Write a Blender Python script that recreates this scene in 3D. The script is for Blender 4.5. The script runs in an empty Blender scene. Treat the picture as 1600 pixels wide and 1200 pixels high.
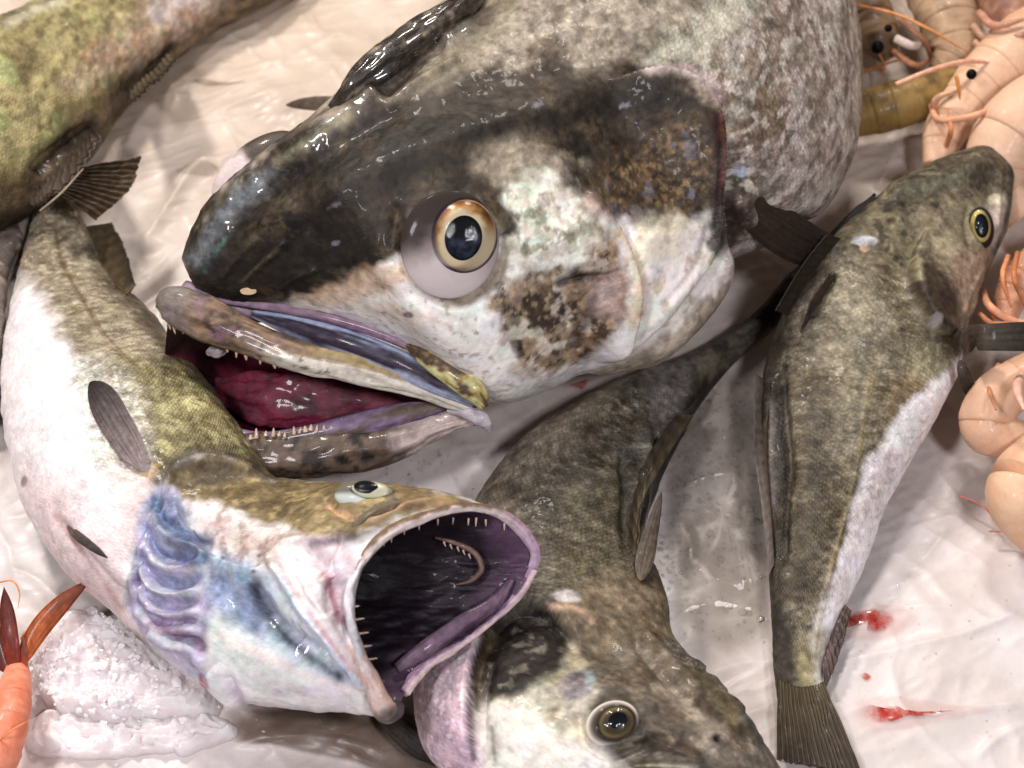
import bpy, math, random
import numpy as np
from mathutils import Vector
from mathutils.bvhtree import BVHTree

random.seed(7)
RNG = np.random.default_rng(11)
sc = bpy.context.scene
COL = sc.collection

# ------------------------------------------------------------------ camera
W, H = 1600.0, 1200.0                 # reference pixel grid used for measuring
ELEV = math.radians(52.0)
DIST = 0.88
FOCAL = 60.0
TARGET = np.array([0.0, 0.0, 0.03])
FWD = np.array([0.0, math.cos(ELEV), -math.sin(ELEV)])
UP = np.array([0.0, math.sin(ELEV), math.cos(ELEV)])
RIGHT = np.array([1.0, 0.0, 0.0])
CAM = TARGET - FWD * DIST
FPX = FOCAL / 36.0 * W
cam_d = bpy.data.cameras.new('camera'); cam = bpy.data.objects.new('camera', cam_d); COL.objects.link(cam)
cam.location = CAM.tolist()
cam.rotation_euler = (math.radians(90) - ELEV, 0, 0)
cam_d.lens = FOCAL; cam_d.sensor_width = 36.0; cam_d.clip_start = 0.01; cam_d.clip_end = 50
cam_d.dof.use_dof = True; cam_d.dof.focus_distance = 0.80; cam_d.dof.aperture_fstop = 10.0
sc.camera = cam

# ------------------------------------------------------------------ light
world = bpy.data.worlds.new('World'); sc.world = world; world.use_nodes = True
bg = world.node_tree.nodes['Background']; bg.inputs[0].default_value = (1.0, 0.96, 0.94, 1); bg.inputs[1].default_value = 0.10
def area(name, loc, target, size, energy, color):
    d = bpy.data.lights.new(name, 'AREA'); d.shape = 'RECTANGLE'; d.size, d.size_y = size
    d.energy = energy; d.color = color
    o = bpy.data.objects.new(name, d); COL.objects.link(o); o.location = loc
    o.rotation_euler = (Vector(target) - Vector(loc)).to_track_quat('-Z', 'Y').to_euler()
    return o
for n_, loc_, e_, c_ in (('stall_bulb_back_left', (-0.60, 0.70, 1.20), 13.0, (1.0, 0.92, 0.84)), ('stall_bulb_back', (0.15, 0.85, 1.20), 7.0, (1.0, 0.92, 0.84)),
                         ('fill_lamp_front_left', (-0.55, -0.55, 1.2), 7.0, (0.99, 0.95, 0.98)), ('fill_lamp_front_right', (0.40, -0.80, 1.2), 7.0, (0.97, 0.95, 1.0))):  # the front pair are fill lamps added to brighten the camera side
    area(n_, loc_, (0, 0.05, 0), (0.16, 0.16), e_, c_)
sc.view_settings.view_transform = 'Standard'; sc.view_settings.look = 'None'
sc.view_settings.exposure = 0.20; sc.view_settings.gamma = 1.0
sc.cycles.use_denoising = True
sc.cycles.max_bounces = 8; sc.cycles.transparent_max_bounces = 12
sc.cycles.caustics_reflective = False; sc.cycles.caustics_refractive = False

# ------------------------------------------------------------------ measuring helpers
def ray(px, py):
    d = FWD + RIGHT * ((px - W / 2) / FPX) - UP * ((py - H / 2) / FPX)
    return d / np.linalg.norm(d)
def P(px, py, z=0.0):
    d = ray(px, py); t = (z - CAM[2]) / d[2]
    return CAM + d * t
def mpp(p):                            # metres per reference pixel at a point
    return float(np.dot(np.asarray(p) - CAM, FWD)) / FPX
def to_px(V):
    r = V - CAM; dz = r @ FWD
    return np.stack([W / 2 + (r @ RIGHT) / dz * FPX, H / 2 - (r @ UP) / dz * FPX], -1)
def lin(c):
    c = np.asarray(c, float) / 255.0
    return np.where(c <= 0.04045, c / 12.92, ((c + 0.055) / 1.055) ** 2.4)

# ------------------------------------------------------------------ noise
def _hash(ix, iy, iz, seed):
    h = (ix * 374761393 + iy * 668265263 + iz * 2147483647 + seed * 1274126177) & 0xFFFFFFFF
    h = ((h ^ (h >> 13)) * 1274126177) & 0xFFFFFFFF
    h = ((h ^ (h >> 16)) * 2246822519) & 0xFFFFFFFF
    return ((h ^ (h >> 15)) & 0xFFFF) / 65535.0
def vnoise(X, seed=0):
    i = np.floor(X).astype(np.int64); f = X - i; f = f * f * (3 - 2 * f)
    r = 0
    for dx in (0, 1):
        wx = f[..., 0] if dx else 1 - f[..., 0]
        for dy in (0, 1):
            wy = f[..., 1] if dy else 1 - f[..., 1]
            for dz in (0, 1):
                wz = f[..., 2] if dz else 1 - f[..., 2]
                r = r + wx * wy * wz * _hash(i[..., 0] + dx, i[..., 1] + dy, i[..., 2] + dz, seed)
    return r
def fbm(X, octv=4, seed=0, gain=0.55):   # about -1..1
    a, s, n = 1.0, 0.0, 0
    for k in range(octv):
        n = n + a * (vnoise(X * (2.03 ** k) + 17.3 * k, seed + k) * 2 - 1); s += a; a *= gain
    return n / s * 1.6
def sstep(a, b, x):
    t = np.clip((x - a) / (b - a), 0, 1); return t * t * (3 - 2 * t)

# ------------------------------------------------------------------ curves
def crom(pts, n, closed=False):
    """Catmull-Rom through the rows of pts (centripetal), n samples evenly by chord length."""
    pts = np.asarray(pts, float)
    flat = pts.reshape(len(pts), -1)
    if closed: flat = np.vstack([flat, flat[:1]])
    m = len(flat)
    dist = np.linalg.norm(np.diff(flat, axis=0), axis=1); dist = np.maximum(dist, 1e-9)
    t = np.concatenate([[0], np.cumsum(dist)])
    tang = np.zeros_like(flat)
    for i in range(m):
        if closed and i in (0, m - 1):
            a, b, da, db = flat[m - 2], flat[1], dist[m - 2], dist[0]
            tang[i] = ((flat[i] - a) / da * db + (b - flat[i]) / db * da) / (da + db)
        elif i == 0: tang[i] = (flat[1] - flat[0]) / dist[0]
        elif i == m - 1: tang[i] = (flat[-1] - flat[-2]) / dist[-1]
        else:
            da, db = dist[i - 1], dist[i]
            tang[i] = ((flat[i] - flat[i - 1]) / da * db + (flat[i + 1] - flat[i]) / db * da) / (da + db)
    u = np.linspace(0, t[-1], n, endpoint=not closed)
    k = np.clip(np.searchsorted(t, u, side='right') - 1, 0, m - 2)
    h = dist[k]; x = ((u - t[k]) / h)[:, None]; h = h[:, None]
    r = ((2 * x ** 3 - 3 * x ** 2 + 1) * flat[k] + (x ** 3 - 2 * x ** 2 + x) * h * tang[k]
         + (-2 * x ** 3 + 3 * x ** 2) * flat[k + 1] + (x ** 3 - x ** 2) * h * tang[k + 1])
    return r.reshape((n,) + pts.shape[1:])
def poly_dist(pp, poly, closed=False):
    """distance from points pp (n,2) to a polyline; also the signed side and the arc position 0..1"""
    poly = np.asarray(poly, float)
    if closed: poly = np.vstack([poly, poly[:1]])
    best = np.full(len(pp), 1e9); side = np.zeros(len(pp)); arc = np.zeros(len(pp))
    seg = np.linalg.norm(np.diff(poly, axis=0), axis=1); L = max(seg.sum(), 1e-9); acc = 0
    for i in range(len(poly) - 1):
        a, b = poly[i], poly[i + 1]; ab = b - a; l2 = max(ab @ ab, 1e-9)
        t = np.clip(((pp - a) @ ab) / l2, 0, 1)
        dv = pp - (a + t[:, None] * ab); d = np.sqrt((dv ** 2).sum(1))
        m = d < best
        best[m] = d[m]; side[m] = np.sign(ab[0] * dv[m, 1] - ab[1] * dv[m, 0]); arc[m] = (acc + t[m] * seg[i]) / L
        acc += seg[i]
    return best, side, arc
def inside(pp, poly):
    poly = np.asarray(poly, float); r = np.zeros(len(pp), bool); j = len(poly) - 1
    for i in range(len(poly)):
        xi, yi = poly[i]; xj, yj = poly[j]
        c = ((yi > pp[:, 1]) != (yj > pp[:, 1])) & (pp[:, 0] < (xj - xi) * (pp[:, 1] - yi) / (yj - yi + 1e-12) + xi)
        r ^= c; j = i
    return r
def smooth(poly, closed=False, k=6):
    poly = np.asarray(poly, float)
    return crom(poly, max(len(poly) * k, 8), closed)

# ------------------------------------------------------------------ meshes
def link(name, verts, faces, mat, parent=None, col=None, uv=None, smooth_=True, extra=None):
    me = bpy.data.meshes.new(name)
    verts = np.asarray(verts, float).reshape(-1, 3)
    if isinstance(faces, np.ndarray):
        n = len(faces); k = faces.shape[1]
        me.vertices.add(len(verts)); me.vertices.foreach_set('co', verts.ravel())
        me.loops.add(n * k); me.loops.foreach_set('vertex_index', faces.ravel().astype(np.int32))
        me.polygons.add(n); me.polygons.foreach_set('loop_start', np.arange(0, n * k, k, dtype=np.int32))
        me.update(calc_edges=True)
    else:
        me.from_pydata(verts.tolist(), [], faces); me.update()
    if smooth_: me.polygons.foreach_set('use_smooth', np.ones(len(me.polygons), bool))
    if col is not None:
        a = me.attributes.new('Col', 'FLOAT_COLOR', 'POINT')
        c = np.ones((len(verts), 4)); c[:, :3] = np.clip(np.asarray(col).reshape(-1, 3), 0, 1)
        a.data.foreach_set('color', c.ravel().astype(np.float32))
    if extra is not None:
        for k, v in extra.items():
            a = me.attributes.new(k, 'FLOAT', 'POINT'); a.data.foreach_set('value', np.asarray(v, np.float32).ravel())
    if uv is not None:
        a = me.attributes.new('skin_uv', 'FLOAT_VECTOR', 'POINT')
        q = np.zeros((len(verts), 3)); q[:, :2] = np.asarray(uv).reshape(-1, 2)
        a.data.foreach_set('vector', q.ravel().astype(np.float32))
    me.materials.append(mat)
    o = bpy.data.objects.new(name, me); COL.objects.link(o)
    if parent is not None:
        o.parent = parent
        if parent.type == 'EMPTY': o.location = -parent.location
    return o
def thing(name, label, cat, loc, group=None):
    o = bpy.data.objects.new(name, None); COL.objects.link(o); o.location = Vector([float(v) for v in loc])
    o.empty_display_size = 0.02
    o['label'] = label; o['category'] = cat
    if group: o['group'] = group
    return o
def tag(o, label=None, cat=None, group=None, kind=None):
    if label: o['label'] = label
    if cat: o['category'] = cat
    if group: o['group'] = group
    if kind: o['kind'] = kind
    return o

def sec(L, R, lift=0.0, front=0.85, back=0.85, e=2.0, rest=0.0, zc=None):
    """a body section between two silhouette points; it rests on the table unless zc is given"""
    L = np.asarray(L, float); R = np.asarray(R, float); m = (L + R) / 2; h = (R - L) / 2
    z = 0.03 if zc is None else zc
    for _ in range(6):
        C = P(m[0], m[1], z); s = mpp(C)
        a = (RIGHT * h[0] - UP * h[1]) * s
        v = CAM - C; v = v / np.linalg.norm(v)
        r = np.linalg.norm(a)
        if zc is None:
            z = rest + lift + math.sqrt(a[2] ** 2 + (v[2] * r * back) ** 2)
    return dict(C=C, a=a, d=v * r * front, b=v * r * back, e=e)
def sec_ring(S, th):
    c, s = np.cos(th), np.sin(th); e = 2.0 / S['e']
    ca = np.sign(c) * np.abs(c) ** e; sa = np.sign(s) * np.abs(s) ** e
    d = np.where((sa >= 0)[:, None], S['d'], S['b'])
    return S['C'] + ca[:, None] * S['a'] + sa[:, None] * d
def ring(ctrl, th):
    """closed loop through (theta in degrees, px, py, z) control points, sampled at angles th"""
    ctrl = sorted(ctrl); ang = np.radians([c[0] for c in ctrl]); pts = np.array([P(*c[1:4]) for c in ctrl])
    A = np.concatenate([ang[-3:] - 2 * np.pi, ang, ang[:3] + 2 * np.pi]); Q = np.vstack([pts[-3:], pts, pts[:3]])
    t = np.mod(th - ang[0], 2 * np.pi) + ang[0]
    k = np.clip(np.searchsorted(A, t, side='right') - 1, 1, len(A) - 3)
    h = (A[k + 1] - A[k])[:, None]; x = (t[:, None] - A[k][:, None]) / h
    m0 = (Q[k + 1] - Q[k - 1]) / (A[k + 1] - A[k - 1])[:, None] * h
    m1 = (Q[k + 2] - Q[k]) / (A[k + 2] - A[k])[:, None] * h
    return ((2 * x ** 3 - 3 * x ** 2 + 1) * Q[k] + (x ** 3 - 2 * x ** 2 + x) * m0 + (-2 * x ** 3 + 3 * x ** 2) * Q[k + 1] + (x ** 3 - x ** 2) * m1)
def thetas(n, front=0.66):
    """angles with more samples on the upper half"""
    nf = int(n * front); nb = n - nf
    return np.concatenate([np.linspace(0, np.pi, nf, endpoint=False), np.linspace(np.pi, 2 * np.pi, nb, endpoint=False)])

class Skin:
    """a lofted surface that is then sculpted and painted vertex by vertex"""
    def __init__(s, rows, nrow, th, base, cap0=True, cap1=True):
        rows = np.array(rows)                                  # sections x ncol x 3
        cen = rows.mean(1)
        V = crom_rows(rows, cen, nrow)
        s.nr, s.nc = V.shape[:2]; s.V = V; s.th = th; s.cap = (cap0, cap1)
        c = V.mean(1); ds = np.concatenate([[0], np.cumsum(np.linalg.norm(np.diff(c, axis=0), axis=1))])
        rad = np.linalg.norm(V - c[:, None], axis=2).mean()
        s.u = np.repeat(ds[:, None], s.nc, 1); s.w = np.repeat((th * rad)[None], s.nr, 0)
        s.col = np.ones((s.nr * s.nc, 3)) * lin(base)
        s.wet = np.zeros(s.nr * s.nc); s.pearl = np.zeros(s.nr * s.nc); s.scale = np.ones(s.nr * s.nc)
        s.refresh()
    def refresh(s):
        V = s.V = s.F.reshape(s.nr, s.nc, 3) if hasattr(s, 'F') else s.V; du = np.gradient(V, axis=0); dv = np.roll(V, -1, 1) - np.roll(V, 1, 1)
        N = np.cross(du, dv); l = np.linalg.norm(N, axis=2, keepdims=True); N = N / np.maximum(l, 1e-12)
        c = V.mean(1, keepdims=True)
        if ((V - c) * N).sum() < 0: N = -N; s.flip = True
        else: s.flip = False
        s.N = N.reshape(-1, 3); s.F = V.reshape(-1, 3).copy(); s.px = to_px(s.F)
        v = CAM - s.F; v /= np.linalg.norm(v, axis=1, keepdims=True)
        s.face = sstep(-0.25, 0.05, (s.N * v).sum(1))
        s._bvh = None
    def nz(s, idx, scale, octv=4, seed=0, aniso=None):
        if aniso: X = np.stack([s.u.ravel()[idx] * scale * aniso, s.w.ravel()[idx] * scale, np.zeros(len(idx)) + seed], 1)
        else: X = s.F[idx] * scale
        return fbm(X, octv, seed)
    def near(s, poly, m):
        """indices of camera-side vertices close to a traced outline"""
        poly = np.asarray(poly, float); lo, hi = poly.min(0) - m, poly.max(0) + m
        return np.flatnonzero((s.face > 0.01) & (s.px[:, 0] > lo[0]) & (s.px[:, 0] < hi[0]) & (s.px[:, 1] > lo[1]) & (s.px[:, 1] < hi[1]))
    def move(s, i, amount):
        s.F[i] = s.F[i] + s.N[i] * amount[:, None]
    # --- sculpting (reference pixels for position, metres for height)
    def ridge(s, poly, width, h, taper=True):
        i = s.near(poly, width * 2.6); d, _, arc = poly_dist(s.px[i], smooth(poly))
        k = np.exp(-(d / width) ** 2)
        if taper: k = k * sstep(0, 0.15, arc) * sstep(1, 0.85, arc)
        s.move(i, h * k * s.face[i])
    def groove(s, poly, width, h, taper=True): s.ridge(poly, width, -h, taper)
    def step(s, poly, width, h, sharp=2.0, taper=True, low=0.4):
        """raise the left-hand side of the line (walking along it), sharply falling off across it"""
        i = s.near(poly, width * 2.6); d, sd, arc = poly_dist(s.px[i], smooth(poly)); x = d * sd
        k = sstep(sharp, -sharp, x) * np.exp(-(np.maximum(-x, 0) / width) ** 2) - low * sstep(-sharp, sharp, x) * np.exp(-(np.maximum(x, 0) / (width * 0.4)) ** 2)
        if taper: k = k * sstep(0, 0.12, arc) * sstep(1, 0.88, arc)
        s.move(i, h * k * s.face[i])
    def _ell(s, c, rx, ry, ang, m):
        r = max(rx, ry) * m; c = np.asarray(c, float); i = s.near([c - r, c + r], 1)
        q = s.px[i] - c; a = math.radians(ang); ca, sa = math.cos(a), math.sin(a)
        x = (q[:, 0] * ca + q[:, 1] * sa) / rx; y = (-q[:, 0] * sa + q[:, 1] * ca) / ry
        return i, np.sqrt(x * x + y * y)
    def bump(s, c, rx, ry, h, ang=0.0, flat=2.0):
        i, d = s._ell(c, rx, ry, ang, 2.6); s.move(i, h * np.exp(-np.power(d, flat)) * s.face[i])
    def _sd(s, poly, m):
        poly = smooth(poly, True); i = s.near(poly, m); q = s.px[i]; d, _, _ = poly_dist(q, poly, True)
        return i, np.where(inside(q, poly), -d, d)
    def swell(s, poly, soft, h):
        i, d = s._sd(poly, soft + 2); s.move(i, h * sstep(soft, -soft, d) * s.face[i])
    def rough(s, scale, h, octv=3, seed=3, poly=None):
        i = np.flatnonzero(s.face > 0.01) if poly is None else s._sd(poly, 2)[0]
        s.move(i, h * s.nz(i, scale, octv, seed) * s.face[i])
    # --- painting
    def mix(s, i, k, c, what='col'):
        k = np.clip(k, 0, 1)
        if what == 'col': s.col[i] = s.col[i] * (1 - k[:, None]) + lin(c) * k[:, None]
        else:
            a = getattr(s, what); a[i] = a[i] * (1 - k) + c * k
    def _n(s, i, nz):
        if not nz: return 0.0
        return nz[1] * s.nz(i, nz[0], 4, nz[2] if len(nz) > 2 else 0, nz[3] if len(nz) > 3 else None)
    def grain(s, scale, amp, aniso=None, seed=77, octv=3):
        """fine pigment mottling, weaker on pale skin"""
        i = np.flatnonzero(s.face > 0.01); lum = s.col[i] @ np.array([0.3, 0.6, 0.1])
        s.col[i] *= np.exp(amp * s.nz(i, scale, octv, seed, aniso) * (1 - 0.75 * np.clip(lum * 1.3, 0, 1)))[:, None]
    def mask(s, poly, soft=10, nz=None):
        i, d = s._sd(poly, soft + (nz[1] * 1.3 if nz else 0) + 1)
        k = sstep(soft, -soft, d + s._n(i, nz)) * s.face[i]; m = k > 0.003
        return i[m], k[m]
    def fill(s, poly, c, soft=8, op=1.0, nz=None, what='col'):
        i, k = s.mask(poly, soft, nz); s.mix(i, k * op, c, what)
    def tint(s, m, c, op=1.0, what='col'): s.mix(m[0], m[1] * op, c, what)
    def line(s, poly, width, c, op=1.0, nz=None, taper=True, what='col'):
        i = s.near(poly, width * 2.3 + (nz[1] if nz else 0)); d, _, arc = poly_dist(s.px[i], smooth(poly)); d = d + s._n(i, nz)
        k = np.exp(-(np.maximum(d, 0) / width) ** 2) * op
        if taper: k = k * sstep(0, 0.1, arc) * sstep(1, 0.9, arc)
        s.mix(i, k * s.face[i], c, what)
    def spot(s, c, rx, ry, colr, ang=0, op=1.0, nz=None, soft=0.3, what='col'):
        i, d = s._ell(c, rx, ry, ang, 1 + soft + (nz[1] * 1.3 if nz else 0)); d = d + s._n(i, nz)
        s.mix(i, sstep(1 + soft, 1 - soft, d) * op * s.face[i], colr, what)
    def speck(s, scale, thr, c, op=1.0, mask=None, seed=9, soft=0.15, octv=3, aniso=None, what='col'):
        i, m = mask if mask is not None else (np.flatnonzero(s.face > 0.01), 1.0)
        s.mix(i, sstep(thr - soft, thr + soft, s.nz(i, scale, octv, seed, aniso)) * op * m, c, what)
    # --- finishing
    def faces(s):
        i = np.arange(s.nr - 1)[:, None] * s.nc; j = np.arange(s.nc)[None]; k = (j + 1) % s.nc
        f = np.stack([i + j, i + k, i + s.nc + k, i + s.nc + j], -1).reshape(-1, 4)
        return f[:, ::-1] if s.flip else f
    def bvh(s):
        if s._bvh is None: s._bvh = BVHTree.FromPolygons(s.F.tolist(), s.faces().tolist())
        return s._bvh
    def at(s, px, py, off=0.0):
        """the point of the surface seen at a reference pixel, raised by off metres towards the camera"""
        d = ray(px, py); h = s.bvh().ray_cast(Vector(CAM), Vector(d))
        if h[0] is None:
            k = np.argmin(((s.px - (px, py)) ** 2).sum(1) + (1 - s.face) * 1e4)
            return s.F[k] - d * off
        return np.array(h[0]) - d * off
    def build(s, name, mat, parent):
        V = s.F; f = s.faces(); col = s.col; ex = dict(wet=s.wet, pearl=s.pearl, scl=s.scale)
        uv = np.stack([s.u, s.w], -1).reshape(-1, 2)
        fl = [f]
        for on, r in ((s.cap[0], 0), (s.cap[1], s.nr - 1)):
            if on:
                idx = np.arange(s.nc) + r * s.nc; c = V[idx].mean(0); V = np.vstack([V, c]); n = len(V) - 1
                col = np.vstack([col, col[idx].mean(0)]); uv = np.vstack([uv, uv[idx].mean(0)])
                for k in ex: ex[k] = np.append(ex[k], ex[k][idx].mean())
                a, b = idx, np.roll(idx, -1); t = np.stack([b, a, np.full(s.nc, n), np.full(s.nc, n)], -1)
                fl.append((r, t))
        quads = f
        me_faces = [quads]
        tri = [t[:, :3] for t in [x[1] for x in fl[1:]]]
        if tri:
            # caps become quads split as degenerate-free triangles: append through a list
            allf = quads.tolist() + [x for t in tri for x in t.tolist()]
        else: allf = quads
        return link(name, V, allf, mat, parent, col, uv, True, ex)

def crom_rows(rows, cen, nrow):
    n = len(rows); flat = rows.reshape(n, -1)
    d = np.maximum(np.linalg.norm(np.diff(cen, axis=0), axis=1), np.abs(np.diff(rows, axis=0)).mean((1, 2)) * 1.0); d = np.maximum(d, 1e-5)
    t = np.concatenate([[0], np.cumsum(d)])
    tg = np.zeros_like(flat); sl = np.diff(flat, axis=0) / d[:, None]
    tg[0] = sl[0]; tg[-1] = sl[-1]
    for i in range(1, n - 1): tg[i] = (sl[i - 1] * d[i] + sl[i] * d[i - 1]) / (d[i] + d[i - 1])
    u = np.linspace(0, t[-1], nrow); k = np.clip(np.searchsorted(t, u, side='right') - 1, 0, n - 2)
    h = d[k][:, None]; x = ((u - t[k])[:, None]) / h
    r = ((2 * x ** 3 - 3 * x ** 2 + 1) * flat[k] + (x ** 3 - 2 * x ** 2 + x) * h * tg[k]
         + (-2 * x ** 3 + 3 * x ** 2) * flat[k + 1] + (x ** 3 - x ** 2) * h * tg[k + 1])
    return r.reshape(nrow, rows.shape[1], 3)

def tube(name, pts, rad, mat, parent, col, nseg=None, nc=16, flat=1.0, up=None, colfn=None, caps=True, wob=0.0, wet=0.1, grain=0.38, rend=0.0):
    """a tapering tube along 3-D points; flat squashes it along 'up'"""
    pts = np.asarray(pts, float); rad = np.asarray(rad, float)
    n = nseg or max(12, len(pts) * 6)
    Q = crom(np.hstack([pts, rad.reshape(len(pts), -1)]), n); C, r = Q[:, :3], np.maximum(Q[:, 3], 1e-5)
    if rend:
        x = np.linspace(0, 1, n); k = np.clip(np.minimum(x, 1 - x) / rend, 0, 1); r = r * np.maximum(np.sqrt(1 - (1 - k) ** 2), 0.04)
    T = np.gradient(C, axis=0); T /= np.maximum(np.linalg.norm(T, axis=1, keepdims=True), 1e-9)
    up = np.array([0, 0, 1.0]) if up is None else np.asarray(up, float)
    A = np.cross(T, up); A /= np.maximum(np.linalg.norm(A, axis=1, keepdims=True), 1e-9); B = np.cross(A, T)
    th = np.linspace(0, 2 * np.pi, nc, endpoint=False)
    V = C[:, None] + r[:, None, None] * (np.cos(th)[None, :, None] * A[:, None] + flat * np.sin(th)[None, :, None] * B[:, None])
    if wob: V = V + (V - C[:, None]) / r[:, None, None] * (wob * fbm(np.stack([np.repeat(np.linspace(0, 1, n)[:, None], nc, 1).ravel() * 9, np.repeat(np.cos(th)[None] * 2.2, n, 0).ravel(), np.repeat(np.sin(th)[None] * 2.2, n, 0).ravel()], 1), 3, 5).reshape(n, nc))[..., None]
    i = np.arange(n - 1)[:, None] * nc; j = np.arange(nc)[None]; k = (j + 1) % nc
    f = np.stack([i + j, i + nc + j, i + nc + k, i + k], -1).reshape(-1, 4).tolist()
    F = V.reshape(-1, 3)
    if caps:
        f = f + [list(range(nc))[::1], [(n - 1) * nc + q for q in range(nc)][::-1]]
    if colfn is not None: c = colfn(np.repeat(np.linspace(0, 1, n)[:, None], nc, 1).ravel(), np.repeat(th[None], n, 0).ravel(), F)
    else: c = np.ones((len(F), 3)) * lin(col)
    c = c * np.exp(grain * fbm(F * 420, 3, 61) * (1 - 0.6 * np.clip(c.mean(1) * 1.3, 0, 1)))[:, None]
    ex = dict(wet=np.full(len(F), wet), pearl=np.zeros(len(F)), scl=np.zeros(len(F)))
    uv = np.stack([np.repeat((np.linspace(0, 1, n) * np.linalg.norm(np.diff(C, axis=0), axis=1).sum())[:, None], nc, 1), np.repeat((th * r.mean())[None], n, 0)], -1)
    return link(name, F, f, mat, parent, c, uv, True, ex)

def fin(name, base, tip, mat, parent, c0, c1, rays=14, n=90, m=40, ruff=0.0006, thick=0.0005, seed=1, edge=0.02, dark=0.3):
    """a rayed fin between a base curve and a tip curve (3-D points), with ray ridges and a frayed edge"""
    Bc = crom(base, n); Tc = crom(tip, n)
    v = np.linspace(0, 1, m); u = np.linspace(0, 1, n)
    fr = 1 + edge * fbm(np.stack([u * 30, u * 0, u * 0], 1), 3, seed)
    V = Bc[:, None] + (Tc - Bc)[:, None] * (v[None, :, None] * (1 + (fr - 1)[:, None, None] * v[None, :, None] ** 2))
    N = np.cross(np.gradient(V, axis=0), np.gradient(V, axis=1)); N /= np.maximum(np.linalg.norm(N, axis=2, keepdims=True), 1e-9)
    if (N @ (CAM - V.mean((0, 1)))).mean() < 0: N = -N
    uu = np.repeat(u[:, None], m, 1); vv = np.repeat(v[None], n, 0)
    ph = uu * rays * 2 * np.pi + 0.6 * np.sin(vv * 5)
    h = ruff * np.cos(ph) + ruff * 2.0 * fbm(np.stack([uu.ravel() * 6, vv.ravel() * 4, 0 * uu.ravel() + seed], 1), 3, seed).reshape(n, m)
    top = V + N * (thick + h)[..., None] * 1.0; bot = V + N * (h - thick)[..., None]
    c = lin(c0)[None, None] * (1 - vv[..., None]) + lin(c1)[None, None] * vv[..., None]
    k = (1 - dark * (0.5 - 0.5 * np.cos(ph))) * (1 + 0.25 * fbm(np.stack([uu.ravel() * 40, vv.ravel() * 6, 0 * uu.ravel()], 1), 3, seed + 3).reshape(n, m))
    c = np.clip(c * k[..., None], 0.003, 1)
    i = np.arange(n - 1)[:, None] * m; j = np.arange(m - 1)[None]
    q = np.stack([i + j, i + j + 1, i + m + j + 1, i + m + j], -1).reshape(-1, 4)
    nn = n * m; allf = [q, q[:, ::-1] + nn]
    e = [(a * m + b) for a, b in [(a, 0) for a in range(n)]]
    def strip(idx):
        idx = np.array(idx); a, b = idx[:-1], idx[1:]; return np.stack([a, b, b + nn, a + nn], -1)
    allf += [strip([a * m for a in range(n)])[:, ::-1], strip([a * m + m - 1 for a in range(n)]), strip(list(range(m))), strip([(n - 1) * m + b for b in range(m)])[:, ::-1]]
    F = np.vstack([top.reshape(-1, 3), bot.reshape(-1, 3)])
    cc = np.vstack([c.reshape(-1, 3)] * 2); z = np.zeros(len(F))
    uv = np.stack([np.concatenate([uu.ravel()] * 2) * 0.05, np.concatenate([vv.ravel()] * 2) * 0.05], -1)
    return link(name, F, np.vstack(allf), mat, parent, cc, uv, True, dict(wet=z + 0.1, pearl=z, scl=z))

def blade(name, pts, rad, mat, parent, c0, c1, flat=0.12, up=None, rays=5, seed=3):
    """a narrow rayed fin blade along 3-D points"""
    def fn(u, th, V):
        k = 0.82 + 0.18 * np.cos(np.cos(th) * rays * np.pi * 2) + 0.22 * fbm(np.stack([u * 9, np.cos(th) * 14, 0 * u], 1), 3, seed)
        return np.clip((lin(c0)[None] * (1 - u[:, None] ** 0.6) + lin(c1)[None] * u[:, None] ** 0.6) * k[:, None], 0.002, 1)
    return tube(name, pts, rad, mat, parent, c0, 70, 48, flat, -FWD if up is None else up, fn, True, 0.0, 0.0, rend=0.14)
# ------------------------------------------------------------------ materials
def nodes(name):
    m = bpy.data.materials.new(name); m.use_nodes = True; t = m.node_tree
    return m, t, t.nodes['Principled BSDF'], t.nodes['Material Output']
def nd(t, kind, **kw):
    n = t.nodes.new(kind)
    for k, v in kw.items():
        if k in n.inputs: n.inputs[k].default_value = v
        else: setattr(n, k, v)
    return n
def math_(t, op, a, b=None, c=None, clamp=False):
    n = t.nodes.new('ShaderNodeMath'); n.operation = op; n.use_clamp = clamp
    for i, v in enumerate((a, b, c)):
        if v is None: continue
        if isinstance(v, (int, float)): n.inputs[i].default_value = v
        else: t.links.new(v, n.inputs[i])
    return n.outputs[0]
def mixc(t, f, a, b, mode='MIX'):
    n = t.nodes.new('ShaderNodeMix'); n.data_type = 'RGBA'; n.blend_type = mode
    for s, v in ((0, f), (6, a), (7, b)):
        if isinstance(v, (int, float)): n.inputs[s].default_value = v
        elif isinstance(v, tuple): n.inputs[s].default_value = v
        else: t.links.new(v, n.inputs[s])
    return n.outputs[2]
def ramp(t, fac, stops):
    n = t.nodes.new('ShaderNodeValToRGB'); e = n.color_ramp.elements
    e[0].position, e[0].color = stops[0][0], stops[0][1]; e[1].position, e[1].color = stops[-1][0], stops[-1][1]
    for p, c in stops[1:-1]:
        q = e.new(p); q.color = c
    t.links.new(fac, n.inputs[0]); return n.outputs[0]

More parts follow.
